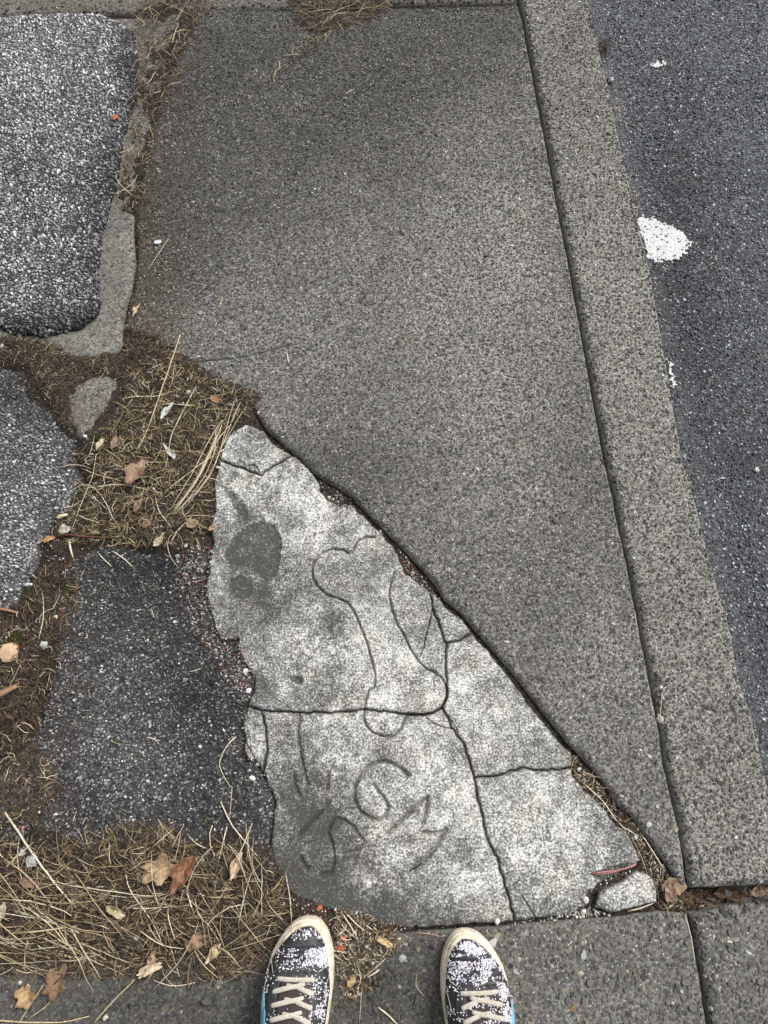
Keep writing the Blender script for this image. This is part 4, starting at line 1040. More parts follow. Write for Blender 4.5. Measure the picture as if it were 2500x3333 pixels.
# the bent bundle at the top of the pale slab
for i in range(11):
    j = i * 8 - 14
    a, b = random.uniform(-10, 10), random.uniform(-14, 14)
    pl = [(738 + a + random.uniform(-30, 90 if i < 3 else 10), 1385 + b - (70 if i < 3 else 0)), (716 + a - j * .5, 1470 + b), (688 + a - j * .6, 1545 + b), (640 + a - j * .5, 1612 + b), (572 - j * .3, 1676 + b * .5)]
    stalk(pl, random.uniform(.0006, .0012), np.array([PALE, GOLD, GREYS][i % 3]) * random.uniform(.75, 1.1), BUN[i], 'blades of the bent bundle', random.uniform(.006, .014))

# ------------------------------------------------------------------ leaves, flakes, seeds
def leaf(px, size, asp, rot, col, label, name='dead_leaf', cat='leaf', shape='oval', curl=.25, lift=.003, rough=.6, dark=None, thick=.0005):
    cx, cy = G(px); n = 30; rings = 5; curl = curl * 1.7
    th = np.linspace(0, 2 * np.pi, n, endpoint=False)
    if shape == 'oval': r = 1 - .25 * np.abs(np.cos(th)) ** 6 * 0 + 0 * th
    elif shape == 'point': r = (1 / (np.abs(np.cos(th)) ** 1.35 + np.abs(np.sin(th)) ** 1.35) ** (1 / 1.35)) * (.72 + .5 * vn(np.cos(th) * 1.6 + random.random() * 50, np.sin(th) * 1.6 + 5, 3))
    elif shape == 'shard': r = .72 + .35 * np.array([random.random() for _ in range(n)]); r = (r + np.roll(r, 1)) / 2
    elif shape == 'maple': r = .52 + .42 * np.abs(np.cos(th * 2.5 + .3)) ** .8 + .05 * np.cos(th * 11)
    elif shape == 'samara': r = np.where(np.cos(th) > 0, 1.0, .62 + .38 * (1 + np.cos(th)))
    r = r * (.78 + .44 * vn(np.cos(th) * 2.6 + random.random() * 50, np.sin(th) * 2.6, 4)) * (1 + .09 * np.array([random.uniform(-1, 1) for _ in range(n)]))
    V = [(0, 0, 0)]; sd = random.random() * 90
    for k in range(1, rings + 1):
        f = k / rings
        for i in range(n): V.append((math.cos(th[i]) * r[i] * f, math.sin(th[i]) * r[i] * f * asp, 0))
    V = np.array(V)
    V[:, 2] = curl * (V[:, 1] / asp) ** 2 * asp + .18 * curl * V[:, 0] ** 2 + .5 * curl * (fbm(V[:, 0] * 2.2 + sd, V[:, 1] * 2.2 + sd, 3, 3) - .5) * 2 + .02 * np.exp(-(V[:, 1] / .05) ** 2)
    V *= size / 2
    F = [(0, 1 + i, 1 + (i + 1) % n) for i in range(n)]
    for k in range(rings - 1):
        for i in range(n):
            a = 1 + k * n + i; b = 1 + k * n + (i + 1) % n; F.append((a, a + n, b + n, b))
    me = mesh_py(name, V, F)
    vein = np.exp(-(V[:, 1] / (size * .018)) ** 2)
    rim = np.concatenate([[0], np.repeat(np.arange(1, rings + 1) / rings, n)])
    c = np.ones((len(V), 4), np.float32)
    c[:, :3] = np.array(col) * (.62 + .5 * fbm(V[:, :1] * 130 + sd, V[:, 1:2] * 130, 3, 6)) * (1 - .25 * rim[:, None] ** 3 * RNG.uniform(.3, 1, (len(V), 1))) * (1 + .25 * vein[:, None])
    me.attributes.new('col', 'FLOAT_COLOR', 'POINT').data.foreach_set('color', c.ravel())
    o = link(name, me, None, None, M_LEAF if rough < .9 else M_CRUMB)
    z = float(top_z(cx, cy)[0])
    o.location = (cx, cy, z + lift - min(0, V[:, 2].min()) + thick)
    o.rotation_euler = (random.uniform(-.15, .15), random.uniform(-.15, .15), rot)
    s = o.modifiers.new('thickness', 'SOLIDIFY'); s.thickness = thick; s.offset = 0
    tag(o, label, cat)
    return o
M_LEAF = attr_mat('dead_leaf', .55, .35, (.6, 1.3), 160, .5, .0008)
LV = [
 ((606, 2832), .062, .55, 1.1, (.19, .085, .045), 'shiny folded red-brown leaf in the heap ahead of the left shoe', 'point', .55, .010),
 ((527, 2828), .070, .70, .2, (.34, .24, .14), 'lacy decayed tan leaf beside the shiny red-brown leaf', 'maple', .2, .006),
 ((190, 3195), .060, .62, 1.2, (.20, .125, .07), 'brown jagged leaf at the lower edge of the heap', 'maple', .25, .004),
 ((92, 3240), .042, .75, 1.5, (.36, .245, .12), 'golden brown ribbed leaf at the lower left corner', 'maple', .35, .004),
 ((484, 3156), .048, .30, .35, (.50, .40, .28), 'pale winged seed at the lower edge of the heap', 'samara', .2, .008),
 ((386, 2962), .030, .50, -.5, (.36, .30, .19), 'pale cupped little leaf in the middle of the heap', 'oval', .5, .012),
 ((775, 2815), .060, .30, 1.25, (.38, .28, .19), 'long pale leaf in the grass fan by the lettered piece', 'point', .3, .008),
 ((448, 1548), .070, .48, 1.15, (.25, .16, .10), 'large dull brown leaf in the middle tuft', 'point', .3, .006),
 ((452, 1648), .036, .45, 1.3, (.20, .125, .08), 'small brown leaf under the large one in the middle tuft', 'point', .3, .004),
 ((546, 1345), .046, .30, .95, (.48, .50, .48), 'pale grey pointed leaf sliver on the soil', 'point', .3, .006),
 ((560, 1482), .034, .4, -.9, (.36, .36, .33), 'grey leaf scrap right of the large brown leaf', 'point', .3, .004),
 ((328, 1455), .034, .32, 1.1, (.46, .38, .26), 'pale winged seed on the left of the middle tuft', 'samara', .2, .006),
 ((374, 1450), .036, .34, 1.3, (.20, .13, .10), 'brown winged seed next to the pale one', 'samara', .2, .005),
 ((215, 1728), .026, .75, .2, (.40, .37, .30), 'pale broken leaf above the twig', 'shard', .2, .005),
 ((155, 1756), .030, .40, .25, (.44, .24, .11), 'orange brown leaf at the left end of the twig', 'point', .3, .004),
 ((446, 1016), .036, .28, 1.3, (.50, .37, .22), 'tan curled leaf in the crack above the bare concrete', 'point', .4, .004),
 ((521, 1764), .034, .45, 1.2, (.40, .34, .25), 'pale leaf at the foot of the middle tuft', 'point', .3, .004),
 ((702, 1303), .028, .65, -.6, (.30, .16, .085), 'small orange brown leaf near the tip of the broken slab', 'shard', .4, .004),
 ((627, 1708), .030, .7, .4, (.28, .20, .12), 'small tan leaf at the right foot of the middle tuft', 'shard', .3, .004),
 ((480, 1712), .022, .7, .4, (.22, .13, .085), 'little brown leaf scrap low in the middle tuft', 'shard', .3, .004),
 ((310, 1735), .028, .4, -.3, (.22, .145, .10), 'brown leaf scrap right above the twig', 'point', .3, .004),
 ((1255, 3062), .034, .34, -.45, (.50, .38, .20), 'tan torn leaf between the shoes', 'shard', .3, .006),
 ((1145, 3190), .020, .5, .8, (.42, .30, .14), 'golden leaf scrap beside the left shoe', 'shard', .4, .005),
 ((2195, 2885), .040, .75, .3, (.24, .17, .11), 'brown crumpled leaf in the end of the diagonal joint', 'shard', .4, .006),
 ((2180, 2905), .030, .7, 1.3, (.20, .125, .085), 'darker leaf wedged by the loose corner piece', 'shard', .4, .008),
 ((2400, 2915), .060, .35, .05, (.07, .036, .02), 'dark red-brown leaf in the open joint by the kerb', 'point', .4, .002),
 ((2320, 2935), .040, .45, -.2, (.06, .042, .028), 'dark leaf in the open joint near the crossing', 'shard', .4, .002),  # colour set darker than the leaves outside the joint
 ((2490, 2905), .034, .6, .5, (.34, .25, .16), 'pale leaf scrap at the right end of the open joint', 'shard', .4, .004),
 ((100, 2870), .034, .5, -.3, (.17, .10, .07), 'brown leaf right below the broken grey lump', 'point', .3, .005),
 ((10, 2970), .030, .7, 1.3, (.34, .29, .22), 'rounded tan leaf at the left edge in the heap', 'oval', .3, .008),
 ((300, 3040), .030, .5, .3, (.20, .13, .08), 'brown leaf tucked under the thickest stem', 'point', .3, .004),
 ((640, 3060), .045, .55, .6, (.23, .14, .085), 'brown leaf at the shoe side of the heap', 'maple', .3, .004),
 ((700, 3100), .036, .4, .9, (.40, .32, .20), 'pale tan leaf scrap low in the heap by the shoe', 'shard', .3, .005),
 ((500, 3130), .040, .4, 1.5, (.26, .17, .10), 'narrow brown leaf standing in the lower heap', 'point', .3, .006),
 ((400, 3000), .040, .5, -.9, (.14, .085, .055), 'dark brown leaf deep in the middle of the heap', 'point', .3, .003),
 ((1112, 3082), 0.0145, .65, .1, (.36, .095, .05), 'larger orange-red flake beside the left shoe', 'flakeL', .1, .002),
 ((1120, 3051), 0.0099, .8, .8, (.36, .095, .05), 'smaller orange-red flake beside the left shoe', 'flakeS', .1, .002),
 ((383, 400), 0.0198, .6, .6, (.46, .15, .08), 'orange-red chip on the raised asphalt edge', 'flakeA', .1, .003),
 ((1040, 2955), .012, .7, .6, (.40, .14, .07), 'tiny orange chip on the soil ahead of the left shoe', 'flakeT', .1, .002),
 ((515, 791), .020, .6, .2, (.50, .53, .56), 'bluish white shard on the large slab', 'flakeB', .1, .002),
 ((690, 2640 - 930 + 10), .016, .7, .2, (.30, .20, .12), 'tan leaf crumb at the edge of the broken slab', 'shard', .3, .003),
 ((1708, 165), .010, .7, .2, (.40, .31, .17), 'tan crumb in the far part of the kerb joint', 'shard', .3, .0),
 ((1728, 202), .011, .7, .9, (.44, .37, .22), 'pale tan crumb in the far part of the kerb joint', 'shard', .3, .0),
 ((1705, 705), .016, .7, .9, (.26, .24, .18), 'faded leaf scrap lying on the bright side of the large slab', 'shard', .1, .001),
]
for p, s, a, r, c, lab, sh, cu, li in LV:
    fl = sh.startswith('flake')
    leaf(p, s, a, r, c, lab, 'paint_flake' if fl else ('winged_seed' if sh == 'samara' else 'dead_leaf'), 'flake' if fl else ('seed' if sh == 'samara' else 'leaf'), 'shard' if fl else sh, cu, li, .9 if fl else .5, None, .0012 if fl else .0005)

# ------------------------------------------------------------------ loose stones and broken lumps
def chunk(px, size, asp, hgt, rot, col, label, name='pebble', cat='stone', rough=.25, parent=None, sink=.2, sub=2, mat=None, z=None):
    bm = bmesh.new(); bmesh.ops.create_icosphere(bm, subdivisions=sub, radius=1); size = size * (.80 if parent is None else 1)
    sd = random.random() * 99
    rot3 = Matrix.Rotation(random.uniform(0, 6), 3, 'Z')
    for v in bm.verts:
        q = rot3 @ v.co
        f = 1 + rough * (float(fbm(q.x * 1.3 + q.z * 1.1 + sd, q.y * 1.3 - q.z * .9 + sd, 3, 5)) - .5) * 2.2
        # flat broken faces
        for d in CUTS:
            k = q.dot(d); lim = .50 + .34 * ((sd * 7 + d.x * 5) % 1)
            if k > lim: q -= d * (k - lim)
        v.co = Vector((q.x * f, q.y * f * asp, q.z * f * hgt)) * size / 2
    me = bpy.data.meshes.new(name); bm.to_mesh(me); bm.free()
    me.polygons.foreach_set('use_smooth', np.full(len(me.polygons), size < .02 and False, bool))
    n = len(me.vertices); co = np.zeros(n * 3); me.vertices.foreach_get('co', co); co = co.reshape(-1, 3)
    c = np.ones((n, 4), np.float32); c[:, :3] = np.array(col) * (.8 + .4 * fbm(co[:, 0] * 300, co[:, 1] * 300 + co[:, 2] * 200, 2, 3))[:, None]
    me.attributes.new('col', 'FLOAT_COLOR', 'POINT').data.foreach_set('color', c.ravel())
    o = link(name, me, None, None, mat or M_CHIP)
    x, y = G(px); zz = float(top_z(x, y)[0]) if z is None else z
    o.location = (x, y, zz + size * hgt * (.5 - sink) if parent is None else zz + .0012 - size * hgt * .40); o.rotation_euler = (random.uniform(-.2, .2) * (parent is None), random.uniform(-.2, .2) * (parent is None), rot)
    if parent is None: tag(o, label, cat)
    else:
        o.parent = parent
    return o
CUTS = [Vector(v).normalized() for v in ((1, .3, .5), (-.8, .7, .3), (.2, -1, .4), (-.3, -.5, .8), (.4, .6, .9), (-1, -.4, -.1), (.1, 1, .1), (.8, -.7, .2))]
M_CHIP = attr_mat('broken_stone', .85, .25, (.7, 1.2), 420, .5, .0006)
WC = (.52, .51, .48)
for a in [
 ((106, 2800), .042, .72, .5, 1.2, (.34, .34, .33), 'larger half of the broken grey lump at the left of the heap', 'concrete_lump', 'lump'),
 ((77, 2772), .028, .70, .5, 1.2, (.36, .36, .35), 'smaller half of the broken grey lump at the left of the heap', 'concrete_lump', 'lump'),
 ((2152, 2340), .036, .62, .45, -1.0, (.36, .34, .30), 'pale mortar lump sitting on the kerb joint', 'mortar_lump', 'lump'),
 ((797, 2183), .015, 1.0, .7, .3, WC, 'cream chip beside the upper left edge of the cracked slab'),
 ((806, 2247), .017, .85, .6, .8, (.50, .52, .52), 'bluish white chip beside the left edge of the cracked slab'),
 ((836, 2486), .014, .7, .6, .3, (.58, .57, .54), 'white chip just below the cracked sliver'),
 ((820, 2534), .017, .8, .6, -.5, (.54, .52, .47), 'pale chip on the asphalt below the cracked sliver'),
 ((1999, 231), .020, .85, .8, .6, (.50, .50, .50), 'white stone on the road against the far kerb'),
 ((1990, 228), .012, 1.2, .8, .6, (.05, .05, .05), 'black stone touching the white stone on the road'),
 ((2483, 1513), .018, .9, .7, .4, (.50, .49, .46), 'white stone alone on the road at the right edge'),
 ((2478, 2448), .017, .8, .7, .4, (.46, .42, .36), 'larger pale stone at the foot of the kerb on the right'),
 ((2488, 2478), .016, .9, .7, 1.4, (.44, .43, .40), 'lower pale stone at the foot of the kerb on the right'),
 ((1906, 2929), .018, 1.0, .7, .2, WC, 'white stone left of the loose corner piece'),
 ((1903, 2972), .020, .7, .6, .2, (.48, .47, .44), 'pale stone below the white one, at the joint'),
 ((1878, 2976), .014, .8, .6, .9, (.46, .45, .42), 'pale chip at the joint, below the corner crack'),
 ((2112, 2686), .018, .9, .4, .2, (.30, .31, .31), 'grey pebble on the edge of the large slab by the diagonal joint'),
 ((2076, 2728), .017, .8, .6, 1.1, (.40, .42, .42), 'pale stone in the diagonal joint below the long stem'),
 ((2084, 2700), .010, .9, .7, 1.1, WC, 'small white stone in the diagonal joint beside the grey pebble'),
 ((1888, 2505), .014, .9, .7, .4, (.48, .47, .46), 'white stone at the top of the wide diagonal joint'),
 ((1880, 2556), .010, .9, .7, .4, (.40, .39, .37), 'small stone in the wide part of the diagonal joint'),
 ((1024, 616), .011, .55, .3, -.3, (.60, .60, .58), 'largest white dropping on the large slab'),
 ((1015, 627), .007, .8, .3, -.3, (.60, .60, .58), 'small white speck touching the largest dropping'),
 ((1123, 568), .009, .8, .4, .2, (.60, .60, .58), 'white speck above the other white specks on the large slab'),
 ((1171, 624), .009, .9, .6, .2, (.60, .60, .58), 'white speck right of the others on the large slab'),
 ((1601, 3066), .030, .62, .30, .5, (.34, .36, .35), 'glassy grey chip beside the toe of the right shoe'),
 ((1621, 3002), .014, .85, .6, .5, WC, 'white chip on the joint ahead of the right shoe'),
 ((1311, 3118), .018, .85, .35, .2, (.25, .26, .27), 'blue grey pebble between the shoes'),
 ((1193, 3080), .010, .9, .7, .2, (.55, .54, .52), 'white stone between the shoes, above the brown tuft'),
 ((1215, 3134), .009, .7, .6, .2, (.55, .54, .52), 'white stone between the shoes, right of the brown tuft'),
 ((1299, 3055), .009, .9, .7, .2, (.52, .42, .24), 'honey coloured stone right of the tan torn leaf'),
 ((615, 1279), .014, .95, .7, .2, (.52, .49, .43), 'cream pebble on the soil right of the longest stem'),
 ((280, 1424), .012, .85, .7, .2, WC, 'white pebble at the edge of the flat pale asphalt'),
 ((647, 1162), .010, .9, .7, .2, (.46, .45, .42), 'pale pebble at the left end of the long slab crack'),
 ((706, 1519), .016, .6, .5, .0, (.50, .48, .42), 'cream chip at the left end of the top slab crack'),
 ((604, 1772), .014, .7, .6, 1.0, (.50, .49, .47), 'white stone on the dark soil under the middle tuft'),
 ((575, 1808), .014, .8, .6, .2, (.26, .27, .28), 'grey stone on the dark soil under the middle tuft'),
 ((640, 1776), .013, .8, .6, .2, (.26, .28, .28), 'grey stone next to the left edge of the pale slab'),
 ((305, 1624), .011, .8, .6, .2, (.42, .43, .42), 'pale grey chip inside the middle tuft'),
 ((845, 1552), .011, .9, .6, .2, (.42, .41, .39), 'little crumb at the bend of the top slab crack'),
 ((1332, 1826), .009, .9, .6, .2, (.46, .45, .43), 'pale crumb in the diagonal joint by the carved outline'),
 ((1325, 1852), .008, .9, .6, .2, (.34, .10, .06), 'red brick crumb in the diagonal joint'),
 ((1239, 1722), .009, .9, .7, .2, (.46, .45, .43), 'round crumb on the diagonal joint above the carved outline'),
 ((1070, 1612), .012, .8, .6, .2, (.42, .39, .35), 'cream crumb in the notch of the diagonal joint'),
 ((180, 2008), .018, .7, .6, -.5, (.42, .36, .26), 'tan squared stone on the moss at the left'),
 ((205, 1863), .012, .8, .6, .5, (.46, .40, .30), 'cream curled flake of stone above the moss'),
 ((198, 1984), .010, .8, .6, .5, (.32, .12, .07), 'red crumb on the moss at the left'),
 ((138, 2095), .020, .8, .5, .2, (.38, .38, .36), 'pale grey stone at the edge of the dark asphalt'),
 ((28, 2125), .060, .9, .35, .3, (.44, .30, .19), 'orange tan crumbling lump at the left edge', 'crumbling_lump', 'lump'),
 ((442, 3053), .020, .7, .5, .1, (.46, .47, .48), 'white flat stone in the lower heap'),
 ((273, 3122), .022, .8, .5, .1, (.48, .47, .44), 'pale stone at the lower edge of the heap'),
 ((371, 2922), .010, .9, .7, .1, (.56, .55, .52), 'small white stone in the middle of the heap'),
 ((640, 2795), .014, .9, .6, .1, (.52, .51, .48), 'left white stone right of the shiny leaf'),
 ((660, 2798), .013, .9, .6, .6, (.50, .49, .46), 'right white stone right of the shiny leaf'),
 ((345, 3311), .013, .9, .6, .6, (.46, .43, .38), 'pale pebble on the dark slab beside the straight stem'),
 ((68, 3196), .011, .9, .6, .6, (.46, .45, .42), 'pale pebble on the dark slab at the left'),
 ((10, 1130), .014, .9, .6, .6, (.48, .46, .42), 'pale pebble at the left edge under the raised asphalt'),
 ((14, 2644 + 8), .008, .9, .6, .6, (.48, .17, .10), 'orange crumb at the tip of the thick sloping stem'),
 ((72, 2696), .010, .9, .5, .6, (.45, .16, .09), 'orange crumb right of the thick sloping stem'),
 ((735, 3202), .014, .6, .4, .6, (.05, .11, .08), 'dark green glass crumb on the slab beside the left shoe'),
 ((718, 3180), .012, .6, .4, 1.4, (.20, .24, .30), 'blue grey glass crumb on the slab beside the left shoe'),
]:
    chunk(*a)

# big pebbles showing in the worn face of the near slab and a few in the large slab: parts of the slab
for p, s, a, r, c in [((2065, 3085), .026, .7, 1.2, (.36, .37, .37)), ((2015, 3104), .024, .8, .6, (.09, .09, .085)), ((1750, 3177), .034, .85, .5, (.19, .19, .18)), ((1847, 3211), .026, .8, 1.3, (.15, .16, .165)),
                      ((1864, 3272), .034, .7, 1.2, (.17, .115, .06)), ((1893, 3166), .018, .8, .3, (.30, .25, .19)), ((1792, 3138), .018, .9, .3, (.33, .29, .22)), ((1818, 3124), .020, .7, .9, (.17, .19, .18)),
                      ((2204, 3133), .020, .8, 1.4, (.10, .085, .09)), ((1900, 3066), .016, .8, .4, (.28, .27, .23)), ((1380, 3160), .022, .8, .4, (.12, .12, .12)), ((1370, 3120), .020, .7, .9, (.10, .10, .10)),
                      ((1340, 3230), .022, .8, .4, (.11, .11, .11)), ((1705, 3040), .020, .8, .8, (.16, .16, .15)), ((1690, 3120), .016, .8, .8, (.24, .23, .2)), ((1660, 3090), .018, .8, .8, (.12, .12, .12))]:
    chunk(p, s, a, .5, r, c, '', 'stone', None, .12, BOTO, .46, 2, M_STONE)
for p, s, a, r, c in [((2444, 3102), .036, .6, -.2, (.34, .35, .35)), ((2376, 3064), .018, .7, .2, (.42, .38, .31)), ((2385, 3125), .016, .8, .2, (.18, .19, .2)), ((2340, 3220), .012, .6, 1.4, (.30, .29, .27))]:
    chunk(p, s, a, .5, r, c, '', 'stone', None, .12, BKO, .46, 2, M_STONE)
for p, s, a, r, c in [((941, 672), .022, .6, -.2, (.155, .16, .155)), ((968, 681), .014, .7, .8, (.17, .175, .17)), ((1206, 275), .016, .6, 1.3, (.19, .19, .19)), ((1585, 1400), .030, .8, .2, (.062, .06, .066)), ((1485, 1478), .022, .9, .2, (.055, .055, .062)),
                      ((976, 780), .018, .5, .2, (.20, .205, .20)), ((1145, 737), .014, .7, .8, (.20, .205, .21)), ((642, 388), .014, .6, .2, (.16, .155, .145)), ((1505, 970), .020, .7, .6, (.13, .13, .13))]:
    chunk(p, s, a, .4, r, c, '', 'stone', None, .12, SLAB, .47, 2, M_STONE)

# moss cushions
for p, s, lab in [((222, 1914), .040, 'small dark green moss cushion at the edge of the dark asphalt'), ((90, 1920), .030, 'moss cushion by the white stick'), ((60, 2075), .022, 'low moss cushion at the left edge'), ((322, 1428), .020, 'moss cushion below the bare concrete corner')]:
    x, y = G(p); n = 700
    r = np.sqrt(RNG.uniform(0, 1, n)) * s / 2 * RNG.uniform(.7, 1.25, n); t = RNG.uniform(0, 2 * np.pi, n)
    bx, by = x + r * np.cos(t), y + r * np.sin(t) * .9
    z = top_z(bx, by) + .004 * np.clip(1 - r / (s / 2), 0, 1)
    tip = np.stack([bx + RNG.normal(0, .0014, n), by + RNG.normal(0, .0014, n), z + RNG.uniform(.001, .004, n)], 1)
    b0 = np.stack([bx, by, z - .001], 1)
    P = np.stack([b0, (b0 + tip) / 2 + RNG.normal(0, .0004, (n, 3)), tip], 1)
    c = np.array([(.045, .055, .014), (.07, .075, .02), (.03, .035, .012)])[RNG.integers(0, 3, n)]
    V, Q, C = tubes(P, np.full(n, .0007), np.full(n, .0006), c, .3)
    o = quads_obj('moss', V, Q, C, M_STRAW, None, 'stuff'); o['label'] = lab

# dead clump on the road
P = loose_paths(46, [(1960, 105), (1990, 100), (1995, 140), (1965, 145)], .008, .03, ANY, WIDE, .8, .006, 5)
V, Q, C = tubes(P, np.full(len(P), .0011), np.full(len(P), .0007), np.array(BROWN)[RNG.integers(0, 3, len(P))], .4)
V[:, 2] += ROAD_Z - V[:, 2].min() + .001
o = quads_obj('dead_clump', V, Q, C, M_STRAW); tag(o, 'dark dried plant clump on the road by the far kerb', 'dead plant')

# ------------------------------------------------------------------ white paint on the road
def paint(name, outline, cover, label):
    W = G(outline, ROAD_Z)
    st = .0022
    gx, gy = np.meshgrid(np.arange(W[:, 0].min() - .02, W[:, 0].max() + .02, st), np.arange(W[:, 1].min() - .02, W[:, 1].max() + .02, st))
    P = np.stack([gx.ravel(), gy.ravel()], 1)
    s = np.where(inside(P, W), 1, -1) * seg_dist(P, W)
    v = sstep(-.010, .012, s + .016 * (fbm(P[:, 0] * 190, P[:, 1] * 190, 3, 5) - .5)) * cover
    hole = fbm(P[:, 0] * 230, P[:, 1] * 230, 3, 8)
    keep = (v > .34 + .75 * np.clip(hole - .50, 0, 1) * 1.5) & (hole < .44 + .32 * v)
    K = keep.reshape(gx.shape); n1 = gx.shape[1]
    zz = ROAD_Z + zr(P[:, 0], P[:, 1]) + .0026 + .0012 * (fbm(P[:, 0] * 200, P[:, 1] * 200, 2, 9) - .5)
    rv = ((P - c0) @ nr); zz -= .004 * np.exp(-((rv - .12) / .05) ** 2)
    idx = {}; V = []; F = []
    jx = RNG.uniform(-.3, .3, (len(P), 2)) * st
    def vid(i):
        if i not in idx: idx[i] = len(V); V.append((P[i, 0] + jx[i, 0], P[i, 1] + jx[i, 1], zz[i]))
        return idx[i]
    ii, jj = np.where(K[:-1, :-1])
    for i, j in zip(ii, jj):
        a = i * n1 + j; F.append((vid(a), vid(a + 1), vid(a + n1 + 1), vid(a + n1)))
    me = mesh_py(name, V, F)
    o = link(name, me, ROAD, None, plain_mat('white_paint', (.34, .35, .35), (.62, .63, .63), 200, .8, .3, .6, .001))
    m = o.modifiers.new('thickness', 'SOLIDIFY'); m.thickness = .0018; m.offset = -1
    o['label'] = label
paint('paint_mark', [(2070, 712), (2121, 708), (2157, 730), (2199, 744), (2226, 766), (2247, 790), (2238, 816), (2205, 846), (2163, 852), (2110, 842), (2095, 790)], 1.0, 'white paint blotch on the road against the kerb')
paint('paint_mark', [(2108, 205), (2160, 195), (2185, 215), (2140, 232), (2112, 228)], .43, 'faint worn paint splash on the road')
paint('paint_mark', [(2166, 1170), (2182, 1180), (2196, 1260), (2188, 1262)], .9, 'thin paint sliver along the kerb edge')

# ------------------------------------------------------------------ the two shoes
M_RUB = None
def rubber():
    m, N, L, B = nodes_of('cream_rubber')
    co = coords(N); n = noise(N, L, 70, 4, .6, co); n2 = noise(N, L, 420, 2, .6, co)
    c = ramp(N, L, n, [(.30, (.40, .32, .20)), (.52, (.66, .60, .47)), (.75, (.74, .69, .57))])
    c = mixc(N, L, 1.0, c, ramp(N, L, n2, [(.3, .85), (.7, 1.06)]), 'MULTIPLY')
    L.new(c, B.inputs['Base Color']); B.inputs['Roughness'].default_value = .6; B.inputs['Specular IOR Level'].default_value = .35
    b = N.new('ShaderNodeBump'); b.inputs['Strength'].default_value = .25; b.inputs['Distance'].default_value = .0005
    L.new(n2, b.inputs['Height']); L.new(b.outputs[0], B.inputs['Normal'])
    return m
M_RUB = rubber()
M_UPPER = plain_mat('worn_black_leather', (.012, .012, .014), (.045, .044, .046), 210, .55, .4, .6, .0008, 5)
M_TONGUE = plain_mat('dark_tongue', (.012, .009, .009), (.042, .028, .028), 520, .6, .4, .7, .0008)
M_LACE = plain_mat('cream_lace', (.33, .30, .25), (.52, .49, .43), 330, .9, .15, .5, .0006)
M_BLUE = plain_mat('blue_suede', (.11, .30, .42), (.20, .42, .55), 300, .8, .2, .4, .0006)
M_LINING = plain_mat('dark_lining', (.012, .012, .013), (.03, .03, .03), 200, .95, .1, .2)
M_THREAD = plain_mat('pale_thread', (.36, .33, .28), (.5, .47, .4), 400, .9, .1, 0)
M_FLAKE = attr_mat('glitter_flake', .35, .6, (.9, 1.05), 300)

# half outline of the left shoe: distance from the toe tip, outer x, inner x (mm)
OUT_ = np.array([(0, 9, 16), (2, 0, 24), (5, -6, 28), (10, -12.5, 32.5), (21, -22, 39.5), (38, -33, 45.5), (57, -42, 49), (75, -47, 50.5), (95, -50, 50.5), (120, -50, 48.5), (150, -47, 44), (180, -42, 40), (210, -38, 37),
                (240, -35, 36), (265, -31, 32), (282, -24, 25), (291, -13, 14), (295, -1, 2)], float) * .001
OUT = OUT_.copy(); OUT[:, 1:] *= 1.075; OUT[:, 0] = np.interp(OUT[:, 0], [0, .06, .12, .2, .295], [0, .054, .112, .2, .298])
warp = lambda s: np.interp(s, [0, .19, .2905], [0, .1463, .2905])
HT = np.array([(0, .034), (8, .041), (18, .048), (30, .053), (50, .058), (70, .063), (90, .071), (115, .083), (140, .097), (165, .112), (190, .122), (230, .120), (270, .112), (295, .104)]) * np.array([.001, 1])
def wid(s):
    return np.interp(s, OUT[:, 0], OUT[:, 1]), np.interp(s, OUT[:, 0], OUT[:, 2])
def surf(s, u, side, lift=0.0):
    """point on the upper: s from the toe, u from -1 (outer) to 1 (inner)"""
    s, u = np.broadcast_arrays(np.asarray(s, float), np.asarray(u, float))
    ins = np.interp(s, [0, .02, .06, .12, .2], [.0105, .0095, .0075, .0055, .0045])
    ss = np.clip(warp(s), .0100, .290)
    io = np.interp(s, [0, .02, .06, .11, .2], [.0105, .0095, .0065, .0015, .0005])
    a, b = wid(ss - .0092 * np.exp(-(ss - .0100) / .020)); a = a + io; b = b - ins
    b = np.maximum(b, a + .006)
    xc, hw = (a + b) / 2, (b - a) / 2
    H = np.interp(s, HT[:, 0], HT[:, 1])
    zb = .030 + .006 * np.clip(1 - ss / .06, 0, 1) ** 2
    th = (1 - u) * math.pi / 2
    c, n = np.cos(th), np.sin(th)
    ex = .78
    x = xc + hw * np.sign(c) * np.abs(c) ** ex
    z = zb + (H - zb) * np.abs(n) ** .72
    y = -ss
    # creases where the toes bend, and a soft toe cap
    cr = .0028 * np.sin((s - .038 + .006 * u) * 2 * math.pi / .017) * np.exp(-((s - .062) / .022) ** 2) * (np.abs(n) ** 1.5)
    z = z + cr + lift * np.abs(n) ** .6
    x = x + lift * c * .7
    return np.stack(np.broadcast_arrays(x * side, y, z), -1)

def grid_mesh(name, P, mat, parent, side, close=None, thick=0, smooth=True, label=None):
    a, b, _ = P.shape
    F = []
    for i in range(a - 1):
        for j in range(b - 1):
            q = (i * b + j, i * b + j + 1, (i + 1) * b + j + 1, (i + 1) * b + j)
            F.append(q if side > 0 else q[::-1])
    me = mesh_py(name, P.reshape(-1, 3), F, smooth)
    o = link(name, me, parent, None, mat)
    if thick:
        m = o.modifiers.new('thickness', 'SOLIDIFY'); m.thickness = thick; m.offset = 1
    if label: o['label'] = label
    return o

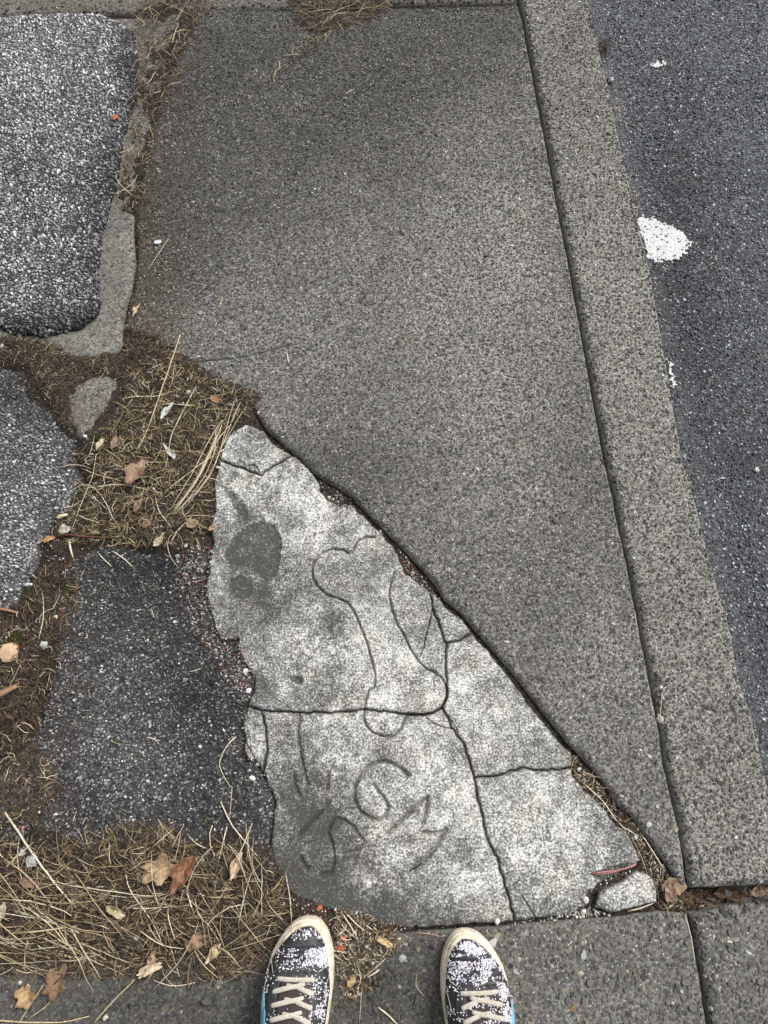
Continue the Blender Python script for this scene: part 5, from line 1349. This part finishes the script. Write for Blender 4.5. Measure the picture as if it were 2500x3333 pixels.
def sneaker(px_tip, side, label, rot=0.0):
    # side: +1 left foot (inner side to the right), -1 right foot
    ztop = .002
    tip = G(px_tip, .02)
    root = empty('sneaker', (tip[0] - .0125 * side, tip[1], ztop + .0015)); root.rotation_euler = (0, 0, rot)
    tag(root, label, 'shoe', 'pair of worn black sneakers')
    # closed outline, smooth
    t = np.concatenate([np.linspace(0, .01, 9)[:-1], np.linspace(.01, .06, 12)[:-1], np.linspace(.06, .265, 20)[:-1], np.linspace(.265, .295, 9)])
    xo, xi = wid(t)
    ring = np.concatenate([np.stack([xi, -t], 1), np.stack([xo, -t], 1)[::-1]])
    C = ring.copy()
    for _ in range(2):
        C = np.concatenate([.75 * C + .25 * np.roll(C, -1, 0), .25 * C + .75 * np.roll(C, -1, 0)], 1).reshape(-1, 2)   # corner cutting
    L = np.concatenate([[0], np.cumsum(np.linalg.norm(np.diff(np.vstack([C, C[:1]]), axis=0), axis=1))])
    n = 420
    tt = np.linspace(0, L[-1], n, endpoint=False); CC = np.vstack([C, C[:1]])
    C = np.stack([np.interp(tt, L, CC[:, 0]), np.interp(tt, L, CC[:, 1])], 1)
    for _ in range(3): C = (np.roll(C, 1, 0) + 2 * C + np.roll(C, -1, 0)) / 4
    T = np.roll(C, -1, 0) - np.roll(C, 1, 0); T /= np.linalg.norm(T, axis=1)[:, None]
    Nn = np.stack([T[:, 1], -T[:, 0]], 1)
    ctr = np.array([0, -.15])
    if ((C + Nn * .01 - ctr) ** 2).sum() < ((C - ctr) ** 2).sum(): Nn = -Nn
    spring = .006 * np.clip(1 + C[:, 1] / .06, 0, 1) ** 2
    toe = sstep(-.10, -.05, C[:, 1])
    def layers(spec, rib=False):
        Ls = []
        for ins, z in spec:
            rr = 0
            if rib and .003 < z < .019: rr = -.0007 * toe * (np.sin(tt / .0030 * 2 * math.pi) > 0)
            P = C - Nn * (np.asarray(ins) * (.35 + .65 * toe) - rr)[:, None] if np.ndim(ins) == 0 else C
            Ls.append(np.concatenate([P * np.array([side, 1]), (z + spring)[:, None]], 1))
        return np.array(Ls)
    def loop_obj(name, spec, mat, rib=False, cap_top=False, cap_bot=False, label=None):
        P = layers(spec, rib); k = len(P)
        V = P.reshape(-1, 3); F = []
        for i in range(k - 1):
            for j in range(n):
                q = (i * n + j, i * n + (j + 1) % n, (i + 1) * n + (j + 1) % n, (i + 1) * n + j); F.append(q)
        if cap_bot: F.append(tuple(range(n))[::-1])
        if cap_top: F.append(tuple(range((k - 1) * n, k * n)))
        me = mesh_py(name, V, F, not rib)
        bm = bmesh.new(); bm.from_mesh(me); bmesh.ops.recalc_face_normals(bm, faces=bm.faces); bm.to_mesh(me); bm.free()
        o = link(name, me, root, None, mat)
        if label: o['label'] = label
        return o
    loop_obj('outsole', [(.003, 0), (.0008, .001), (0, .003), (0, .009), (.0002, .015), (.0016, .0185), (.0030, .0195)], M_RUB, True, True, True)
    loop_obj('toe_bumper', [(.0022, .0175), (.0018, .020), (.0016, .024), (.0026, .0262), (.0046, .0268), (.0048, .0300), (.0056, .0322), (.0078, .0338), (.0110, .0338), (.013, .030)], M_RUB)
    # upper
    S = np.concatenate([np.linspace(.0131, .04, 18)[:-1], np.linspace(.04, .09, 34)[:-1], np.linspace(.09, .19, 24)])
    U = np.linspace(-1, 1, 49)
    P = surf(S[:, None], U[None] * np.ones((len(S), 1)), side)
    tri = fbm(P[..., 0] * 120 + 40, P[..., 1] * 120, 3, 7)
    P[..., 2] += .0010 * (tri - .5)
    grid_mesh('upper', P, M_UPPER, root, side)
    # quarters round the open collar, with a lining inside
    S2 = np.linspace(.188, .2905, 26)
    op = np.interp(S2, [.188, .20, .23, .262, .280, .2905], [.02, .30, .46, .46, .34, .16])
    for sg, nm in ((-1, 'quarter'), (1, 'quarter')):
        k = np.linspace(0, 1, 16)
        UU = sg * (1 - (1 - op[:, None]) * k[None])
        Q = surf(S2[:, None] * np.ones((1, 16)), UU, side)
        grid_mesh(nm, Q, M_UPPER, root, side * -sg, None, .003)
    a, b = wid(warp(S2)); xs = np.linspace(0, 1, 9)
    Q = np.stack([((a + .007)[:, None] * (1 - xs) + (b - .007)[:, None] * xs) * side, np.repeat(-warp(S2)[:, None], 9, 1), np.full((26, 9), .045)], -1)
    grid_mesh('insole', Q, M_LINING, root, side)
    # tongue, eyestays, side stripe, heel tab
    ks = np.linspace(.098, .205, 30); ku = np.linspace(-1, 1, 11)
    tw = np.interp(ks, [.098, .205], [.30, .36])
    Q = surf(np.minimum(ks, .19)[:, None] * np.ones((1, 11)), ku[None] * tw[:, None] * .8 + .02, side, .0016)
    Q[..., 1] = -warp(ks)[:, None]; Q[..., 2] += np.clip(ks - .185, 0, 1)[:, None] * .9
    grid_mesh('tongue', Q, M_TONGUE, root, side, None, .003)
    for sg in (-1, 1):
        ks = np.linspace(.086, .192, 34); k = np.linspace(0, 1, 9)
        u0 = np.interp(ks, [.086, .096, .192], [.10, .23, .27]); u1 = np.interp(ks, [.086, .10, .13, .192], [.34, .46, .52, .56])
        Q = surf(ks[:, None] * np.ones((1, 9)), sg * (u0[:, None] * (1 - k) + u1[:, None] * k), side, .0018)
        grid_mesh('eyestay', Q, M_UPPER, root, side * sg, None, .0016)
    ks = np.linspace(.118, .215, 40); k = np.linspace(0, 1, 9)
    u0 = -np.interp(ks, [.118, .132, .143, .146, .170, .215], [.68, .60, .56, .50, .48, .62]); u1 = -np.interp(ks, [.118, .132, .1425, .1435, .165, .215], [.72, .78, .80, .90, .92, .86])
    Q = surf(np.minimum(ks, .19)[:, None] * np.ones((1, 9)), u0[:, None] * (1 - k) + u1[:, None] * k, side, .0024); Q[..., 1] = -warp(ks)[:, None]
    grid_mesh('side_stripe', Q, M_BLUE, root, -side, None, .0016)
    # laces
    def lace(p0, p1, lift0, lift1, arch=.0, wdt=.0036, th=.0011):
        m = 15; k = np.linspace(0, 1, m)
        s = p0[0] + (p1[0] - p0[0]) * k; u = p0[1] + (p1[1] - p0[1]) * k
        lf = lift0 + (lift1 - lift0) * k + arch * np.sin(k * math.pi)
        ctr = surf(s, u, side, 0.0) + np.stack([np.zeros(m), np.zeros(m), lf], 1)
        # a taut lace bridges the hollow between its two eyelets
        Tn = np.gradient(ctr, axis=0); Tn /= np.linalg.norm(Tn, axis=1)[:, None]
        nrm = surf(s, u, side, .01) - surf(s, u, side, 0); nrm /= np.linalg.norm(nrm, axis=1)[:, None]
        sd_ = np.cross(Tn, nrm); sd_ /= np.linalg.norm(sd_, axis=1)[:, None]; nn = np.cross(sd_, Tn)
        ww = wdt * (1 - .35 * np.abs(2 * k - 1) ** 8)
        prof = [(-1, 0), (-.7, .8), (0, 1), (.7, .8), (1, 0), (.7, -.8), (0, -1), (-.7, -.8)]
        V = np.stack([ctr + sd_ * (a * ww)[:, None] + nn * (b * th) for a, b in prof], 1)
        F = []
        for i in range(m - 1):
            for j in range(8):
                q = (i * 8 + j, i * 8 + (j + 1) % 8, (i + 1) * 8 + (j + 1) % 8, (i + 1) * 8 + j); F.append(q)
        F += [tuple(range(8))[::-1], tuple(range((m - 1) * 8, m * 8))]
        me = mesh_py('lace', V.reshape(-1, 3), F)
        bm = bmesh.new(); bm.from_mesh(me); bmesh.ops.recalc_face_normals(bm, faces=bm.faces); bm.to_mesh(me); bm.free()
        link('lace', me, root, None, M_LACE)
    lace((.0965, -.34), (.0985, .36), .0036, .0036, .0012)
    s0 = .112
    for r in range(5):
        lace((s0 + .009, .36), (s0 - .004, .02), .0036, .0046, .001)          # under strand from the inner eyelet
        lace((s0 - .004, .02), (s0 - .006, -.10), .0046, .0040, 0)
        lace((s0 + .005, -.36), (s0 - .009, .16), .0040, .0068, .0010)         # over strand
        s0 += .0200
    # threads along the worn seams
    def thread(pts, w=.0005):
        p = np.array(pts, float); m = 14
        t_ = np.linspace(0, len(p) - 1, m); s = np.interp(t_, np.arange(len(p)), p[:, 0]); u = np.interp(t_, np.arange(len(p)), p[:, 1])
        ctr = surf(s, u, side, .0026)[None]
        V, Q, Cc = tubes(ctr, np.array([w]), np.array([w]), np.array([(.5, .47, .42)]), .8)
        me = raw_mesh('thread', V, Q.ravel(), np.arange(len(Q)) * 4, np.full(len(Q), 4), True, Cc)
        link('thread', me, root, None, M_THREAD)
    thread([(.072, -.80), (.080, -.60), (.090, -.46)]); thread([(.074, .78), (.080, .66), (.086, .52), (.088, .40)], .0006)
    thread([(.100, .86), (.106, .74), (.118, .66), (.13, .64)]); thread([(.09, -.66), (.12, -.64), (.15, -.66)], .0004)
    thread([(.075, .70), (.083, .62), (.086, .44)], .0004)
    # glitter flakes left on the leather
    nf = 9000
    s = RNG.uniform(.016, .175, nf); u = RNG.uniform(-.92, .92, nf)
    ns = fbm(s * 90 + 3 * side, u * 5 + 7, 3, 50 + side)
    g = lambda v, c, w: np.exp(-((v - c) / w) ** 2)
    if side > 0:
        D = 1.1 * g(s, .028, .006) * g(u, .28, .32) + 1.0 * g(s, .060, .011) * sstep(-.75, .35, u) + .8 * g(s, .074, .006) * sstep(-.6, .3, u) + .5 * g(s, .112, .012) * g(u, .35, .18) + .8 * g(s, .158, .016) * g(u, .50, .22) + .25 * g(s, .14, .03) * g(u, .7, .15) + .06
        D *= np.where((s > .036) & (s < .050), .05, 1) * .72
    else:
        D = 1.0 * g(s, .030, .012) * g(u, 0, .40) + 1.2 * g(s, .058, .013) * g(u, -.08, .5) + 1.1 * g(s, .078, .010) * g(u, -.08, .42) + .9 * g(s, .100, .012) * g(u, -.45, .2) + .9 * g(s, .135, .016) * g(u, -.5, .2) + .7 * g(s, .125, .03) * g(u, -.05, .2) + .9 * g(s, .155, .02) * g(u, -.42, .2) + .07
        D *= np.where(np.abs(s - .044 - .004 * u) < .0035, .2, 1)
    keep = RNG.uniform(size=nf) < D * sstep(.30, .55, ns) * 1.25
    s, u = s[keep], u[keep]; m = len(s)
    p0 = surf(s, u, side, .0012 + .002 * ((s > .09) & (np.abs(u) < .5))); e = 1e-3
    du = surf(s, u + .02, side, .0012) - surf(s, u - .02, side, .0012); ds = surf(s + .001, u, side, .0012) - surf(s - .001, u, side, .0012)
    nrm = np.cross(du, ds) ; nrm /= np.linalg.norm(nrm, axis=1)[:, None] + 1e-12; nrm *= np.sign(nrm[:, 2:3] + 1e-9)
    nrm += RNG.normal(0, .22, nrm.shape); nrm /= np.linalg.norm(nrm, axis=1)[:, None]
    ax = np.cross(nrm, np.array([0, 1, .13])); ax /= np.linalg.norm(ax, axis=1)[:, None]; bx = np.cross(nrm, ax)
    rr = RNG.uniform(.00055, .00115, m); k = 5; an = np.arange(k) * 2 * np.pi / k + RNG.uniform(0, 6, (m, 1))
    topv = p0[:, None] + nrm[:, None] * .0007 + (ax[:, None] * np.cos(an)[..., None] + bx[:, None] * np.sin(an)[..., None]) * rr[:, None, None]
    botv = p0[:, None] - nrm[:, None] * .0006 + (ax[:, None] * np.cos(an)[..., None] + bx[:, None] * np.sin(an)[..., None]) * rr[:, None, None] * 1.1
    V = np.concatenate([topv, botv], 1).reshape(-1, 3)
    base = np.arange(m)[:, None] * 2 * k; i = np.arange(k); j = (i + 1) % k
    quads = (base[:, :, None] + np.stack([i, i + k, j + k, j], 1)[None]).reshape(-1)
    flatf = np.concatenate([(base + i).ravel(), quads])
    starts = np.concatenate([np.arange(m) * k, m * k + np.arange(m * k) * 4]); tot = np.concatenate([np.full(m, k), np.full(m * k, 4)])
    cc = np.array([(.70, .70, .78), (.78, .78, .82), (.52, .50, .58), (.30, .25, .28)])[RNG.choice(4, m, p=[.34, .26, .24, .16])]
    me = raw_mesh('glitter', V, flatf, starts, tot, False, np.repeat(cc, 2 * k, 0))
    link('glitter', me, root, 'stuff', M_FLAKE)
    return root
sneaker((1006, 2981), 1, 'worn black sneaker on the left foot, glitter mostly rubbed off its toe', 0.0)
sneaker((1512, 3021), -1, 'worn black sneaker on the right foot, toe covered in white glitter', 0.02)
